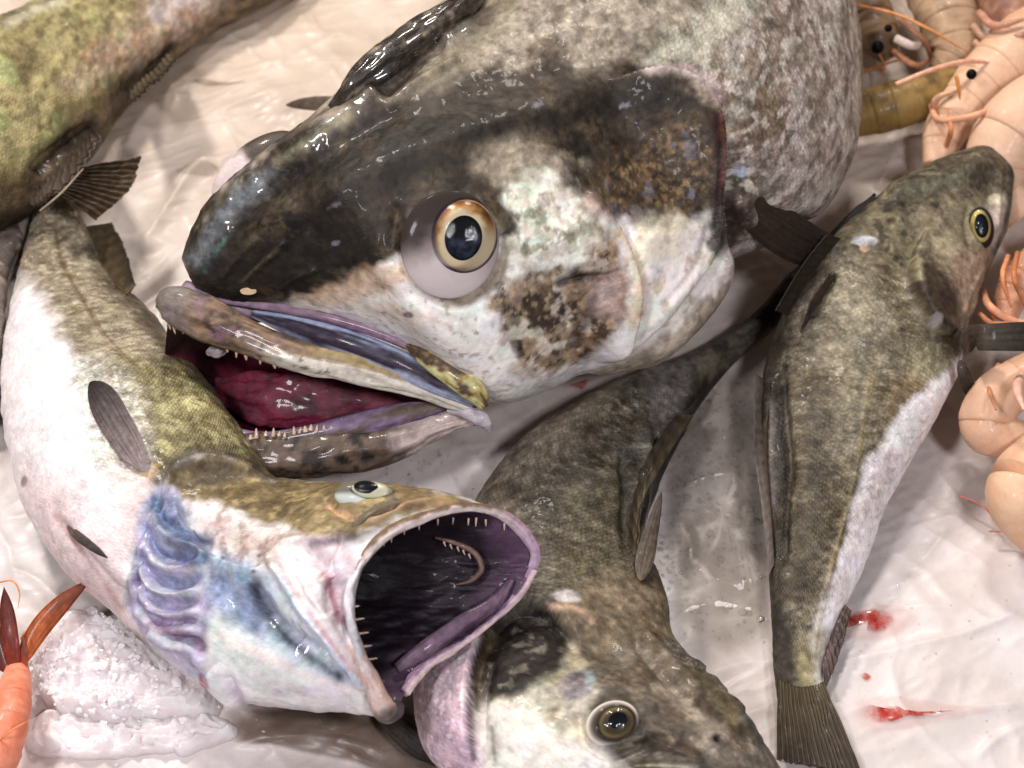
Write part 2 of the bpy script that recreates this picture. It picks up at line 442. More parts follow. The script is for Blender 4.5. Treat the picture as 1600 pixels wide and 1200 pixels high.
def skin_material(name, scale_size=260.0, bump=0.35, rough=(0.22, 0.5), speck=0.35, coat=0.35, sss=0.0, streak=(900, 180)):
    m, t, b, out = nodes(name)
    at = nd(t, 'ShaderNodeAttribute', attribute_name='Col'); wet = nd(t, 'ShaderNodeAttribute', attribute_name='wet')
    pe = nd(t, 'ShaderNodeAttribute', attribute_name='pearl'); sl = nd(t, 'ShaderNodeAttribute', attribute_name='scl')
    uv = nd(t, 'ShaderNodeAttribute', attribute_name='skin_uv')
    co = nd(t, 'ShaderNodeTexCoord')
    mp = nd(t, 'ShaderNodeMapping'); t.links.new(uv.outputs['Vector'], mp.inputs[0]); mp.inputs['Scale'].default_value = (streak[0], streak[1], 1)
    ns = nd(t, 'ShaderNodeTexNoise', Scale=1.0, Detail=5.0, Roughness=0.65); t.links.new(mp.outputs[0], ns.inputs[0])
    nf = nd(t, 'ShaderNodeTexNoise', Scale=520.0, Detail=4.0, Roughness=0.7); t.links.new(co.outputs['Object'], nf.inputs[0])
    nm = nd(t, 'ShaderNodeTexNoise', Scale=60.0, Detail=5.0, Roughness=0.6); t.links.new(co.outputs['Object'], nm.inputs[0])
    # overlapping scales: two staggered layers of arcs in the skin's own coordinates
    mp2 = nd(t, 'ShaderNodeMapping'); t.links.new(uv.outputs['Vector'], mp2.inputs[0]); mp2.inputs['Scale'].default_value = (scale_size, scale_size * 1.1, 1)
    nw = nd(t, 'ShaderNodeTexNoise', Scale=130.0, Detail=2.0); t.links.new(co.outputs['Object'], nw.inputs[0])
    ad = nd(t, 'ShaderNodeVectorMath', operation='MULTIPLY_ADD'); t.links.new(nw.outputs['Color'], ad.inputs[0]); ad.inputs[1].default_value = (1.5, 1.5, 0); t.links.new(mp2.outputs[0], ad.inputs[2])
    sx = nd(t, 'ShaderNodeSeparateXYZ'); t.links.new(ad.outputs[0], sx.inputs[0])
    def layer(o):
        fv = math_(t, 'SUBTRACT', math_(t, 'FRACT', math_(t, 'ADD', sx.outputs[1], o)), 0.5)
        return math_(t, 'FRACT', math_(t, 'ADD', math_(t, 'ADD', sx.outputs[0], o), math_(t, 'MULTIPLY', math_(t, 'MULTIPLY', fv, fv), 2.0)))
    vd = math_(t, 'SUBTRACT', 1.0, math_(t, 'MULTIPLY', math_(t, 'MINIMUM', layer(0.0), layer(0.5)), 2.0))
    # colour: value jitter by streaks, specks and scales
    v1 = math_(t, 'MULTIPLY_ADD', ns.outputs['Fac'], speck * 2.2, 1 - speck * 1.1)
    v2 = math_(t, 'MULTIPLY_ADD', nf.outputs['Fac'], speck * 1.8, 1 - speck * 0.9)
    v3 = math_(t, 'MULTIPLY_ADD', math_(t, 'MULTIPLY', vd, sl.outputs['Fac']), -0.42, 1.12)
    vv = math_(t, 'MULTIPLY', math_(t, 'MULTIPLY', v1, v2), v3)
    lum = nd(t, 'ShaderNodeRGBToBW'); t.links.new(at.outputs['Color'], lum.inputs[0])
    calm = math_(t, 'MULTIPLY_ADD', lum.outputs[0], -0.85, 1.05, True)
    vv = math_(t, 'MULTIPLY_ADD', math_(t, 'SUBTRACT', vv, 1.0), calm, 1.0)
    c = mixc(t, 1.0, at.outputs['Color'], vv, 'MULTIPLY')
    # nacreous tint where the skin is pearly
    hue = ramp(t, nm.outputs['Fac'], [(0.30, (0.62, 0.80, 0.95, 1)), (0.42, (0.95, 0.88, 0.98, 1)), (0.52, (1, 0.97, 0.86, 1)), (0.60, (0.70, 0.95, 0.85, 1)), (0.72, (0.98, 0.80, 0.82, 1))])
    c = mixc(t, math_(t, 'MULTIPLY', pe.outputs['Fac'], 0.55), c, mixc(t, 1.0, c, hue, 'MULTIPLY'))
    t.links.new(c, b.inputs['Base Color'])
    t.links.new(math_(t, 'MULTIPLY', pe.outputs['Fac'], 0.10), b.inputs['Metallic'])
    r = math_(t, 'MULTIPLY_ADD', nf.outputs['Fac'], rough[1] - rough[0], rough[0])
    r = math_(t, 'MULTIPLY_ADD', wet.outputs['Fac'], -0.22, r, True)
    t.links.new(r, b.inputs['Roughness'])
    b.inputs['Specular IOR Level'].default_value = 0.26
    cw = math_(t, 'MULTIPLY_ADD', wet.outputs['Fac'], 0.8, coat, True); t.links.new(cw, b.inputs['Coat Weight']); b.inputs['Coat Roughness'].default_value = 0.09
    b.inputs['Subsurface Weight'].default_value = sss; b.inputs['Subsurface Radius'].default_value = (0.006, 0.003, 0.002); b.inputs['Subsurface Scale'].default_value = 0.5
    hgt = math_(t, 'ADD', math_(t, 'MULTIPLY', math_(t, 'MULTIPLY', vd, sl.outputs['Fac']), -0.9), math_(t, 'ADD', math_(t, 'MULTIPLY', ns.outputs['Fac'], 0.6), math_(t, 'MULTIPLY', nf.outputs['Fac'], 0.55)))
    bp = nd(t, 'ShaderNodeBump', Strength=bump, Distance=0.0009); t.links.new(hgt, bp.inputs['Height']); t.links.new(bp.outputs[0], b.inputs['Normal'])
    return m
M = {}
M['skin_big'] = skin_material('fish_skin_large', 300, 0.42, (0.38, 0.62), 0.45, 0.05, streak=(420, 900))
M['skin'] = skin_material('fish_skin_scaled', 360, 0.42, (0.36, 0.6), 0.45, 0.06, streak=(500, 1100))
M['fin'] = skin_material('fin_membrane', 300, 0.4, (0.42, 0.62), 0.35, 0.04, 0.0, streak=(500, 500))
M['flesh'] = skin_material('wet_mouth_flesh', 300, 0.55, (0.36, 0.6), 0.35, 0.06, 0.0, streak=(300, 900))
M['prawn'] = skin_material('prawn_shell', 300, 0.2, (0.35, 0.6), 0.18, 0.05, 0.12, streak=(200, 300))

def plain(name, color, rough=0.3, coat=0.0, trans=0.0, ior=1.45, emis=None, noise=0.0, nscale=200, sss=0.0, alpha=1.0, bump=0.0):
    m, t, b, out = nodes(name)
    b.inputs['Base Color'].default_value = (*lin(color), 1); b.inputs['Roughness'].default_value = rough
    b.inputs['Coat Weight'].default_value = coat; b.inputs['Transmission Weight'].default_value = trans; b.inputs['IOR'].default_value = ior
    b.inputs['Subsurface Weight'].default_value = sss; b.inputs['Subsurface Radius'].default_value = (0.004, 0.003, 0.003)
    b.inputs['Alpha'].default_value = alpha
    if noise or bump:
        co = nd(t, 'ShaderNodeTexCoord'); n = nd(t, 'ShaderNodeTexNoise', Scale=float(nscale), Detail=5.0); t.links.new(co.outputs['Object'], n.inputs[0])
        if noise:
            v = math_(t, 'MULTIPLY_ADD', n.outputs['Fac'], noise * 2, 1 - noise)
            t.links.new(mixc(t, 1.0, (*lin(color), 1), v, 'MULTIPLY'), b.inputs['Base Color'])
        if bump:
            bp = nd(t, 'ShaderNodeBump', Strength=bump, Distance=0.001); t.links.new(n.outputs['Fac'], bp.inputs['Height']); t.links.new(bp.outputs[0], b.inputs['Normal'])
    return m
M['tooth'] = plain('tooth_enamel', (206, 176, 164), 0.25, 0.3, noise=0.15, nscale=900, sss=0.1)
M['pupil'] = plain('pupil_black', (8, 9, 14), 0.05, 0.5, noise=0.1)
def cornea_material():
    m, t, b, out = nodes('clear_cornea')
    t.nodes.remove(b)
    g = nd(t, 'ShaderNodeBsdfGlossy', Roughness=0.04); tr = nd(t, 'ShaderNodeBsdfTransparent')
    fr = nd(t, 'ShaderNodeFresnel', IOR=1.38); mx = nd(t, 'ShaderNodeMixShader')
    nz = nd(t, 'ShaderNodeTexNoise', Scale=120.0); bp = nd(t, 'ShaderNodeBump', Strength=0.08, Distance=0.001)
    t.links.new(nz.outputs['Fac'], bp.inputs['Height']); t.links.new(bp.outputs[0], g.inputs['Normal'])
    t.links.new(fr.outputs[0], mx.inputs[0]); t.links.new(tr.outputs[0], mx.inputs[1]); t.links.new(g.outputs[0], mx.inputs[2])
    t.links.new(mx.outputs[0], out.inputs['Surface'])
    return m
M['cornea'] = cornea_material()
# ------------------------------------------------------------------ eyes
def dome(name, c, ax, ay, az, mat, parent, colfn, n=40, m=72, top=0.0, span=1.0, ex=0.9, prof=None):
    """a cap of an ellipsoid: axes ax, ay across, az outwards; colfn(rho, angle) gives sRGB colours"""
    r = np.linspace(0, 1, n); a = np.linspace(0, 2 * np.pi, m, endpoint=False)
    R, A = np.meshgrid(r, a, indexing='ij')
    ph = R * span * np.pi / 2
    V = np.asarray(c) + np.sin(ph)[..., None] * (np.cos(A)[..., None] * ax + np.sin(A)[..., None] * ay) + np.cos(ph)[..., None] * az
    if prof is not None: V = V + prof(R, A)[..., None] * (az / np.linalg.norm(az))
    i = np.arange(n - 1)[:, None] * m; j = np.arange(m)[None]; k = (j + 1) % m
    f = np.stack([i + j, i + m + j, i + m + k, i + k], -1).reshape(-1, 4)
    if np.dot(np.cross(ax, ay), az) < 0: f = f[:, ::-1]
    col = colfn(R.ravel(), A.ravel(), V.reshape(-1, 3)); z = np.zeros(n * m)
    return link(name, V, f, mat, parent, col, np.stack([R.ravel() * 0.02, A.ravel() * 0.004], -1), True, dict(wet=z + 0.1, pearl=z, scl=z))
def mixs(a, b, k): return a * (1 - k[:, None]) + b * k[:, None]
M['eyeball'] = skin_material('eye_surface', 300, 0.05, (0.4, 0.5), 0.10, 0.0, 0.0, streak=(150, 150))

M['eyeball'].node_tree.nodes['Principled BSDF'].inputs['Specular IOR Level'].default_value = 0.05

def fish_eye(parent, skin, c, rx, ry, ic, irx, iry, pc, prx, pry, ball, iris, bulge=0.6, tilt=0.5, ang=0.0, sink=0.35, pupil_tint=None):
    """c, rx, ry: outline of the eyeball; ic.. iris; pc.. pupil, all in reference pixels"""
    p = skin.at(c[0], c[1]); k = np.argmin(((skin.F - p) ** 2).sum(1)); N = skin.N[k]
    v = (CAM - p) / np.linalg.norm(CAM - p); g = N * (1 - tilt) + v * tilt; g /= np.linalg.norm(g)
    s = mpp(p); a = math.radians(ang)
    e1 = RIGHT * math.cos(a) - UP * math.sin(a); e2 = -RIGHT * math.sin(a) - UP * math.cos(a)
    # in-plane axes whose projection has the traced half-widths
    def pl(e): q = e - v * ((e @ g) / (v @ g)); return q
    ax, ay = pl(e1) * rx * s, pl(e2) * ry * s
    rad = (rx + ry) / 2 * s; az = g * rad * bulge
    cen = p - g * rad * sink * bulge
    eye = dome('eye', cen, ax, ay, az, M['eyeball'], parent, ball, 44, 90, span=1.1)
    # iris and pupil sit on the dome, shifted towards where they are seen
    def on_dome(q, lift):
        d = ray(q[0], q[1]); o = CAM - cen
        B = np.stack([ax, ay, az], 1); oi = np.linalg.solve(B, o); di = np.linalg.solve(B, d)
        A_, B_, C_ = di @ di, 2 * oi @ di, oi @ oi - 1; D = B_ * B_ - 4 * A_ * C_
        if D < 0: return cen + az
        t = (-B_ - math.sqrt(D)) / (2 * A_); return CAM + d * t - d * lift
    ip = on_dome(ic, 0); f = 0.30
    ax2, ay2 = pl(e1) * irx * s, pl(e2) * iry * s
    g2 = g; r2 = (irx + iry) / 2 * s
    io = dome('iris', ip - g2 * r2 * 0.22, ax2, ay2, g2 * r2 * 0.42, M['eyeball'], eye, iris, 40, 90)
    pp = on_dome(pc, 0)
    ax3, ay3 = pl(e1) * prx * s, pl(e2) * pry * s; r3 = (prx + pry) / 2 * s
    off = np.linalg.norm(np.array(pc) - np.array(ic)) / irx
    def pcol(R, A, V):
        base = np.ones((len(R), 3)) * lin((9, 10, 15))
        if pupil_tint is not None: base = mixs(base, np.ones_like(base) * lin(pupil_tint), np.clip(fbm(V * 260, 3, 2) * 0.8 + 0.1, 0, 1) * sstep(0.95, 0.6, R))
        return base
    dome('pupil', ip + (pp - ip) - g2 * r2 * 0.22 + g2 * (r2 * 0.42 - r3 * 0.06), ax3, ay3, g2 * r3 * 0.12, M['eyeball'], eye, pcol, 20, 48)
    ca = lambda R, A, V: np.ones((len(R), 3))
    dome('cornea', ip - g2 * r2 * 0.26, ax2 * 1.06, ay2 * 1.06, g2 * r2 * 0.58, M['cornea'], eye, ca, 36, 72, span=0.9)
    return eye, g, p
# ------------------------------------------------------------------ the plastic sheet over the ice bed
def sheet_height(X, Y):
    s = X.shape; q = np.stack([X.ravel(), Y.ravel(), 0 * X.ravel()], 1)
    big = fbm(q * 5, 3, 21) * 0.004
    warp = np.stack([fbm(q * 7, 3, 31), fbm(q * 7, 3, 41), 0 * X.ravel()], 1) * 0.35
    r = np.zeros(len(q))
    for k, (ang, f, a) in enumerate([(20, 11, 0.0014), (75, 14, 0.0008), (-35, 22, 0.0008), (10, 40, 0.0007), (-60, 60, 0.0008), (30, 95, 0.0005)]):
        an = math.radians(ang); d = (q[:, 0] * math.cos(an) + q[:, 1] * math.sin(an)); e = (-q[:, 0] * math.sin(an) + q[:, 1] * math.cos(an))
        n = fbm(np.stack([d * f * 0.35 + warp[:, 0], e * f + warp[:, 1] * 2, 0 * d + k], 1), 2, 51 + k)
        r += a * (1 - np.abs(n)) ** 3 * 1.6
    return (big + r - 0.004).reshape(s)
gx = np.concatenate([np.linspace(-0.9, -0.345, 16), np.linspace(-0.34, 0.34, 500), np.linspace(0.345, 0.9, 16)]); gy = np.concatenate([np.linspace(-0.7, -0.225, 14), np.linspace(-0.22, 0.40, 440), np.linspace(0.405, 1.2, 22)])
nx, ny = len(gx), len(gy)
X, Y = np.meshgrid(gx, gy, indexing='ij')
CREASES = [([(340, 235), (300, 270), (255, 330), (215, 400)], 22, 0.006), ([(250, 300), (320, 250), (380, 230)], 14, 0.003), ([(420, 200), (500, 120), (620, 70)], 30, 0.004), ([(260, 215), (360, 160), (470, 130)], 8, 0.0018), ([(300, 180), (420, 100), (560, 30)], 10, 0.0018),
           ([(1300, 1035), (1400, 1012), (1500, 990), (1620, 940)], 7, 0.0022), ([(1400, 1110), (1500, 1108), (1620, 1090)], 6, 0.0018), ([(1330, 960), (1420, 945), (1520, 950)], 9, 0.0015), ([(1520, 1190), (1560, 1150), (1620, 1120)], 8, 0.002), ([(1420, 800), (1500, 850), (1560, 880)], 10, 0.0015), ([(1440, 880), (1480, 820), (1520, 760)], 12, 0.0015),
           ([(1060, 860), (1110, 900), (1180, 920)], 9, 0.002), ([(1050, 960), (1120, 940), (1190, 950)], 7, 0.0018), ([(1060, 800), (1080, 840), (1076, 880)], 5, 0.002), ([(880, 620), (1000, 560), (1120, 480)], 10, 0.0015), ([(1400, 240), (1440, 210), (1500, 200)], 9, 0.0025), ([(1370, 300), (1400, 230), (1440, 150)], 14, 0.003), ([(350, 1160), (500, 1150), (640, 1190)], 14, 0.003), ([(0, 880), (60, 905), (110, 960)], 10, 0.003), ([(640, 740), (720, 700), (800, 690)], 12, 0.0015)]
def sheet_z(X, Y):
    Z = sheet_height(X, Y) - 0.003
    px = to_px(np.stack([X.ravel(), Y.ravel(), np.zeros(X.size)], 1)); add = np.zeros(X.size)
    for poly, w, h in CREASES:
        p = np.asarray(poly, float); m = np.flatnonzero((px[:, 0] > p[:, 0].min() - 3 * w) & (px[:, 0] < p[:, 0].max() + 3 * w) & (px[:, 1] > p[:, 1].min() - 3 * w) & (px[:, 1] < p[:, 1].max() + 3 * w))
        if len(m) == 0: continue
        d, sd, arc = poly_dist(px[m], smooth(poly)); add[m] += h * np.exp(-d / w) * sstep(0, .2, arc) * sstep(1, .8, arc)
    return Z + add.reshape(X.shape)
Z = sheet_z(X, Y)
i = np.arange(nx - 1)[:, None] * ny; j = np.arange(ny - 1)[None]
qf = np.stack([i + j, i + ny + j, i + ny + j + 1, i + j + 1], -1).reshape(-1, 4)
def sheet_material():
    m, t, b, out = nodes('wet_plastic_film_over_ice')
    co = nd(t, 'ShaderNodeTexCoord')
    n1 = nd(t, 'ShaderNodeTexNoise', Scale=9.0, Detail=5.0, Roughness=0.6, Distortion=0.6); t.links.new(co.outputs['Object'], n1.inputs[0])
    n2 = nd(t, 'ShaderNodeTexNoise', Scale=70.0, Detail=6.0, Roughness=0.65); t.links.new(co.outputs['Object'], n2.inputs[0])
    vo = nd(t, 'ShaderNodeTexVoronoi', Scale=120.0, Randomness=1.0); t.links.new(co.outputs['Object'], vo.inputs[0])
    c = ramp(t, n1.outputs['Fac'], [(0.32, (*lin((190, 178, 172)), 1)), (0.5, (*lin((214, 204, 200)), 1)), (0.68, (*lin((228, 221, 222)), 1))])
    sy = nd(t, 'ShaderNodeSeparateXYZ'); t.links.new(co.outputs['Object'], sy.inputs[0])
    far = math_(t, 'MULTIPLY_ADD', math_(t, 'ADD', sy.outputs[1], math_(t, 'MULTIPLY', n1.outputs['Fac'], 0.25)), 3.2, -0.30, True)
    c = mixc(t, far, c, mixc(t, 1.0, c, (0.86, 0.78, 0.66, 1), 'MULTIPLY'))          # warm light at the far end, tinted into the film colour
    c = mixc(t, 1.0, c, math_(t, 'MULTIPLY_ADD', n2.outputs['Fac'], 0.22, 0.89), 'MULTIPLY')
    t.links.new(c, b.inputs['Base Color'])
    b.inputs['Roughness'].default_value = 0.46; b.inputs['Coat Weight'].default_value = 0.08; b.inputs['Coat Roughness'].default_value = 0.2
    b.inputs['Subsurface Weight'].default_value = 0.12; b.inputs['Subsurface Radius'].default_value = (0.012, 0.012, 0.013); b.inputs['Subsurface Scale'].default_value = 0.6
    h = math_(t, 'ADD', n2.outputs['Fac'], math_(t, 'MULTIPLY', vo.outputs['Distance'], 0.25))
    bp = nd(t, 'ShaderNodeBump', Strength=0.35, Distance=0.002); t.links.new(h, bp.inputs['Height']); t.links.new(bp.outputs[0], b.inputs['Normal'])
    return m
sheet = link('plastic_sheet', np.stack([X, Y, Z], -1), qf, sheet_material())
tag(sheet, kind='structure')
# ------------------------------------------------------------------ the big fish
TH = thetas(400, 0.72)
S1 = [sec((284, 402), (306, 452), zc=0.088), sec((296, 368), (350, 470), zc=0.092, front=0.8), sec((318, 334), (430, 480), zc=0.096, front=0.8), sec((352, 290), (520, 500), zc=0.098, front=0.75),
      sec((415, 232), (655, 552), zc=0.098, front=0.7), sec((468, 196), (768, 628), zc=0.096, front=0.68), sec((530, 142), (862, 606), zc=0.098, front=0.68),
      sec((590, 88), (955, 552), zc=0.102, front=0.7), sec((652, 42), (1056, 500), zc=0.104, front=0.7), sec((722, 4), (1112, 432), zc=0.106, front=0.72),
      sec((800, -42), (1150, 405), zc=0.105, front=0.72), sec((850, -72), (1225, 372), zc=0.104, front=0.75), sec((905, -104), (1290, 325), zc=0.103, front=0.78), sec((955, -140), (1334, 240), zc=0.102, front=0.8),
      sec((1000, -180), (1347, 130), zc=0.10, front=0.8), sec((1040, -230), (1338, 0), zc=0.10, front=0.8), sec((1075, -310), (1310, -140), zc=0.095, front=0.8), sec((1100, -400), (1250, -300), zc=0.08)]
f1 = Skin([sec_ring(s, TH) for s in S1], 640, TH, (158, 146, 132))
fish1 = thing('fish', 'largest fish, dark head, white cheek, big golden eye, toothy open mouth', 'fish', P(800, 330, 0))
# form
f1.ridge([(350, 380), (480, 330), (600, 262), (720, 215), (860, 165), (1000, 122)], 34, 0.0045)      # brow ridge over the eye
f1.groove([(330, 395), (420, 300), (540, 215), (660, 150)], 20, 0.004)                                  # hollow along the crown
f1.ridge([(300, 385), (345, 322), (430, 250), (520, 192), (610, 140)], 16, 0.004)                      # crown ridge
f1.ridge([(545, 150), (600, 105), (680, 45), (745, 5)], 22, 0.008)                                      # folded first dorsal fin
f1.groove([(585, 150), (620, 118), (665, 78), (700, 60)], 14, 0.006)
f1.ridge([(600, 168), (660, 125), (720, 88)], 8, 0.003)
for q in ([(372, 448), (400, 420), (440, 385), (452, 372)], [(345, 440), (372, 405), (410, 368)], [(430, 455), (470, 430), (500, 420)]): f1.ridge(q, 6, 0.0022)
f1.bump((702, 384), 112, 118, 0.008)
f1.groove([(620, 330), (618, 400), (650, 455), (705, 482), (765, 460), (795, 400)], 12, 0.0035, taper=False)
f1.groove([(560, 462), (620, 455), (670, 478), (720, 492), (780, 470)], 16, 0.002)
f1.swell([(800, 225), (870, 240), (940, 330), (930, 420), (850, 430), (800, 330)], 24, 0.004)
f1.step([(925, 560), (972, 512), (990, 450), (978, 385), (945, 330), (905, 290)], 60, 0.005, 3)         # cheek plate edge
f1.groove([(862, 446), (905, 432), (950, 428), (975, 418)], 6, 0.0035)
f1.groove([(880, 520), (905, 470), (935, 440)], 5, 0.0015)
f1.step([(900, 590), (1000, 545), (1072, 490), (1112, 425), (1113, 350), (1122, 270), (1118, 190), (1095, 140), (1050, 118), (985, 118), (940, 128)], 80, 0.011, 3)  # gill cover edge
f1.ridge([(1108, 300), (1106, 350), (1072, 415), (1020, 480), (950, 540)], 9, 0.0035)
f1.ridge([(1116, 370), (1098, 430), (1050, 492), (980, 545), (900, 588)], 9, 0.004)
f1.groove([(1112, 330), (1088, 412), (1035, 482), (960, 545)], 6, 0.003)
f1.ridge([(1010, 350), (1000, 420), (960, 500)], 18, 0.002)
f1.groove([(1180, 300), (1195, 330), (1230, 352), (1275, 360)], 16, 0.006)                               # fin pocket
f1.bump((1160, 320), 30, 34, 0.006)
f1.refresh()
f1.rough(38, 0.0008, 4, 3); f1.rough(210, 0.00035, 3, 5)
f1.refresh(); f1.scale[:] = 0.0
# colour: back and flank
pe = f1.mask([(1010, 90), (1150, -40), (1400, -60), (1400, 400), (1120, 420), (1110, 150)], 30)
f1.tint(pe, (146, 132, 122)); f1.tint(pe, 0.7, 0.7, 'pearl'); f1.tint(pe, 0.6, 1, 'scale')
f1.fill([(1115, 130), (1180, 110), (1250, 190), (1235, 300), (1150, 330), (1118, 250)], (112, 96, 78), 50, 0.85, (60, 40, 1))
f1.fill([(1120, 240), (1180, 250), (1215, 285), (1190, 330), (1130, 350)], (58, 46, 38), 26, 0.85, (90, 30, 2))
f1.fill([(1200, 260), (1260, 200), (1330, 180), (1340, 330), (1200, 390)], (176, 162, 158), 40, 0.7, (50, 30, 4))
f1.speck(70, 0.25, (112, 96, 84), 0.40, pe, 12, 0.3, 5, 0.4); f1.speck(170, 0.2, (206, 198, 190), 0.5, pe, 13, 0.3, 4, 0.3)
f1.speck(330, 0.25, (84, 70, 60), 0.6, pe, 17, 0.2, 3, 0.3); f1.speck(420, 0.35, (222, 214, 208), 0.45, pe, 18, 0.15, 3, 0.35)
f1.fill([(1120, 385), (1200, 372), (1290, 335), (1240, 400), (1130, 440)], (190, 178, 176), 14, 0.9)
top = f1.mask([(760, -60), (700, 60), (700, 150), (760, 190), (900, 150), (1010, 110), (1150, -20), (1100, -200)], 22, (40, 26, 2))
f1.tint(top, (142, 132, 118))
f1.speck(55, 0.12, (78, 65, 52), 0.8, top, 22, 0.22, 5, 0.6); f1.speck(190, 0.3, (70, 58, 46), 0.5, top, 23, 0.2, 4)
f1.fill([(560, 200), (640, 120), (760, 0), (800, -60), (860, -60), (740, 100), (700, 190), (640, 240)], (118, 110, 92), 22, 0.85, (60, 20, 7))
f1.line([(690, 168), (730, 138), (770, 108), (792, 92)], 8, (66, 54, 44), 0.9, (120, 5, 3))
f1.line([(1000, 118), (1060, 78), (1140, 20), (1170, -30)], 30, (206, 204, 186), 0.7, (90, 24, 6))
f1.fill([(440, 220), (560, 176), (650, 135), (760, 100), (860, 108), (970, 122), (900, 165), (780, 205), (600, 240)], (44, 36, 29), 28, 0.95, (55, 34, 8))
f1.fill([(530, 160), (570, 100), (650, 40), (750, -10), (770, 15), (690, 80), (620, 150)], (66, 57, 49), 14, 0.85, (80, 12, 6))
# colour: dark head
dark = f1.mask([(270, 405), (320, 475), (450, 476), (520, 448), (600, 415), (640, 405), (690, 310), (780, 330), (800, 385), (850, 330), (760, 262), (800, 222), (880, 258), (935, 345), (1000, 350), (1105, 330), (1125, 250), (1118, 160), (1050, 112), (930, 122), (800, 168), (740, 195), (690, 180), (560, 195), (450, 210), (330, 300)], 20, (75, 26, 3))
f1.tint(dark, (30, 24, 19))
f1.speck(120, 0.25, (84, 71, 52), 0.6, dark, 33, 0.25, 5, 0.7); f1.speck(330, 0.28, (20, 17, 14), 0.8, dark, 34, 0.2, 4)
f1.speck(46, 0.3, (74, 63, 52), 0.4, dark, 35, 0.35, 4, 0.6)
f1.fill([(300, 440), (330, 462), (480, 462), (560, 420), (600, 340), (480, 350), (380, 390)], (30, 25, 23), 26, 0.8, (60, 24, 9))
f1.fill([(560, 300), (640, 240), (760, 190), (800, 205), (700, 250), (640, 290)], (74, 63, 48), 22, 0.5, (70, 24, 12))
f1.fill([(760, 240), (800, 190), (900, 150), (960, 150), (880, 190), (810, 225)], (110, 98, 82), 18, 0.45, (70, 20, 14))
f1.line([(770, 232), (830, 205), (900, 180), (980, 160), (1050, 150)], 18, (30, 25, 21), 0.9, (80, 12, 4))
f1.line([(300, 425), (335, 360), (390, 300), (440, 265)], 13, (122, 128, 132), 0.75, (120, 10, 15)); f1.line([(318, 430), (335, 395), (355, 365)], 4, (60, 92, 86), 0.6, (260, 5, 2))
f1.line([(410, 300), (470, 250), (540, 200)], 5, (40, 32, 28), 0.9); f1.line([(420, 262), (500, 210), (560, 170)], 9, (122, 116, 96), 0.8, (120, 8, 3))
f1.line([(372, 446), (400, 420), (440, 385)], 4, (84, 74, 62), 0.8)
for c, r in (((522, 322), 9), ((760, 268), 5), ((838, 164), 9), ((975, 165), 7), ((525, 380), 5)): f1.spot(c, r * 1.1, r * 0.6, (150, 146, 158), -20, 0.75, (300, 0.9))
# golden spotted gill cover
op = f1.mask([(935, 300), (985, 235), (1050, 190), (1104, 200), (1108, 300), (1075, 342), (1000, 350), (950, 335)], 26, (70, 18, 2))
f1.tint(op, (70, 55, 38), 0.8); f1.speck(420, 0.15, (122, 100, 70), 0.7, op, 44, 0.3, 2); f1.speck(380, 0.25, (30, 26, 28), 0.7, op, 46, 0.2, 2); f1.speck(150, 0.5, (112, 112, 124), 0.45, op, 45, 0.15, 3)
f1.fill([(960, 320), (1010, 340), (1060, 345), (1050, 375), (990, 365)], (62, 58, 84), 12, 0.6, (150, 12, 2))
# white cheek
wh = f1.mask([(440, 478), (540, 450), (640, 404), (664, 452), (715, 476), (790, 440), (860, 450), (900, 540), (880, 600), (770, 660), (690, 590), (580, 530)], 9, (85, 10, 5))
f1.tint(wh, (246, 242, 238)); f1.tint(wh, 0.7, 1.0, 'pearl')
f1.fill([(470, 470), (540, 440), (620, 412), (640, 425), (560, 470), (500, 486)], (205, 172, 142), 12, 0.7, (100, 12, 3))
f1.line([(560, 478), (640, 492), (740, 510)], 12, (226, 196, 190), 0.6, (60, 8, 3)); f1.speck(300, 0.55, (150, 120, 100), 0.5, wh, 51, 0.1, 3)
f1.spot((638, 492), 8, 5, (96, 88, 88), 10, 0.9); f1.spot((745, 520), 4, 3, (120, 110, 108), 0, 0.8); f1.spot((690, 470), 4, 3, (120, 110, 108), 0, 0.8)
ck = f1.mask([(785, 300), (812, 262), (858, 268), (905, 310), (930, 345), (925, 405), (900, 440), (800, 440), (785, 395), (800, 345)], 16, (90, 30, 6))
f1.tint(ck, (206, 200, 186)); f1.tint(ck, 0.9, 1.0, 'pearl'); f1.speck(190, 0.1, (238, 242, 230), 0.9, ck, 52, 0.15, 3); f1.speck(150, 0.45, (120, 104, 84), 0.7, ck, 53, 0.15, 4)
f1.fill([(745, 255), (800, 224), (860, 240), (850, 285), (785, 290)], (134, 124, 108), 22, 0.75, (60, 22, 3))
f1.line([(905, 300), (950, 345), (975, 400), (985, 460), (972, 505)], 12, (176, 152, 142), 0.8, (90, 6, 2))
# brown cheek patch
br = f1.mask([(775, 455), (850, 432), (925, 395), (950, 350), (975, 390), (988, 450), (978, 505), (925, 560), (868, 596), (825, 575), (795, 520)], 12, (75, 22, 8))
f1.tint(br, (122, 97, 73), 0.9); f1.speck(110, 0.05, (48, 37, 29), 0.9, br, 61, 0.18, 5); f1.speck(300, 0.3, (178, 152, 124), 0.6, br, 62, 0.15, 3); f1.speck(140, 0.35, (220, 210, 198), 0.7, br, 63, 0.2, 5)
f1.line([(862, 446), (905, 432), (952, 428), (975, 415)], 6, (34, 26, 20), 0.9, (150, 3, 2)); f1.line([(930, 440), (918, 500), (890, 545)], 14, (48, 36, 28), 0.7, (90, 10, 2))
f1.fill([(920, 440), (975, 420), (985, 470), (970, 510), (930, 490)], (172, 148, 142), 14, 0.65, (100, 12, 5))
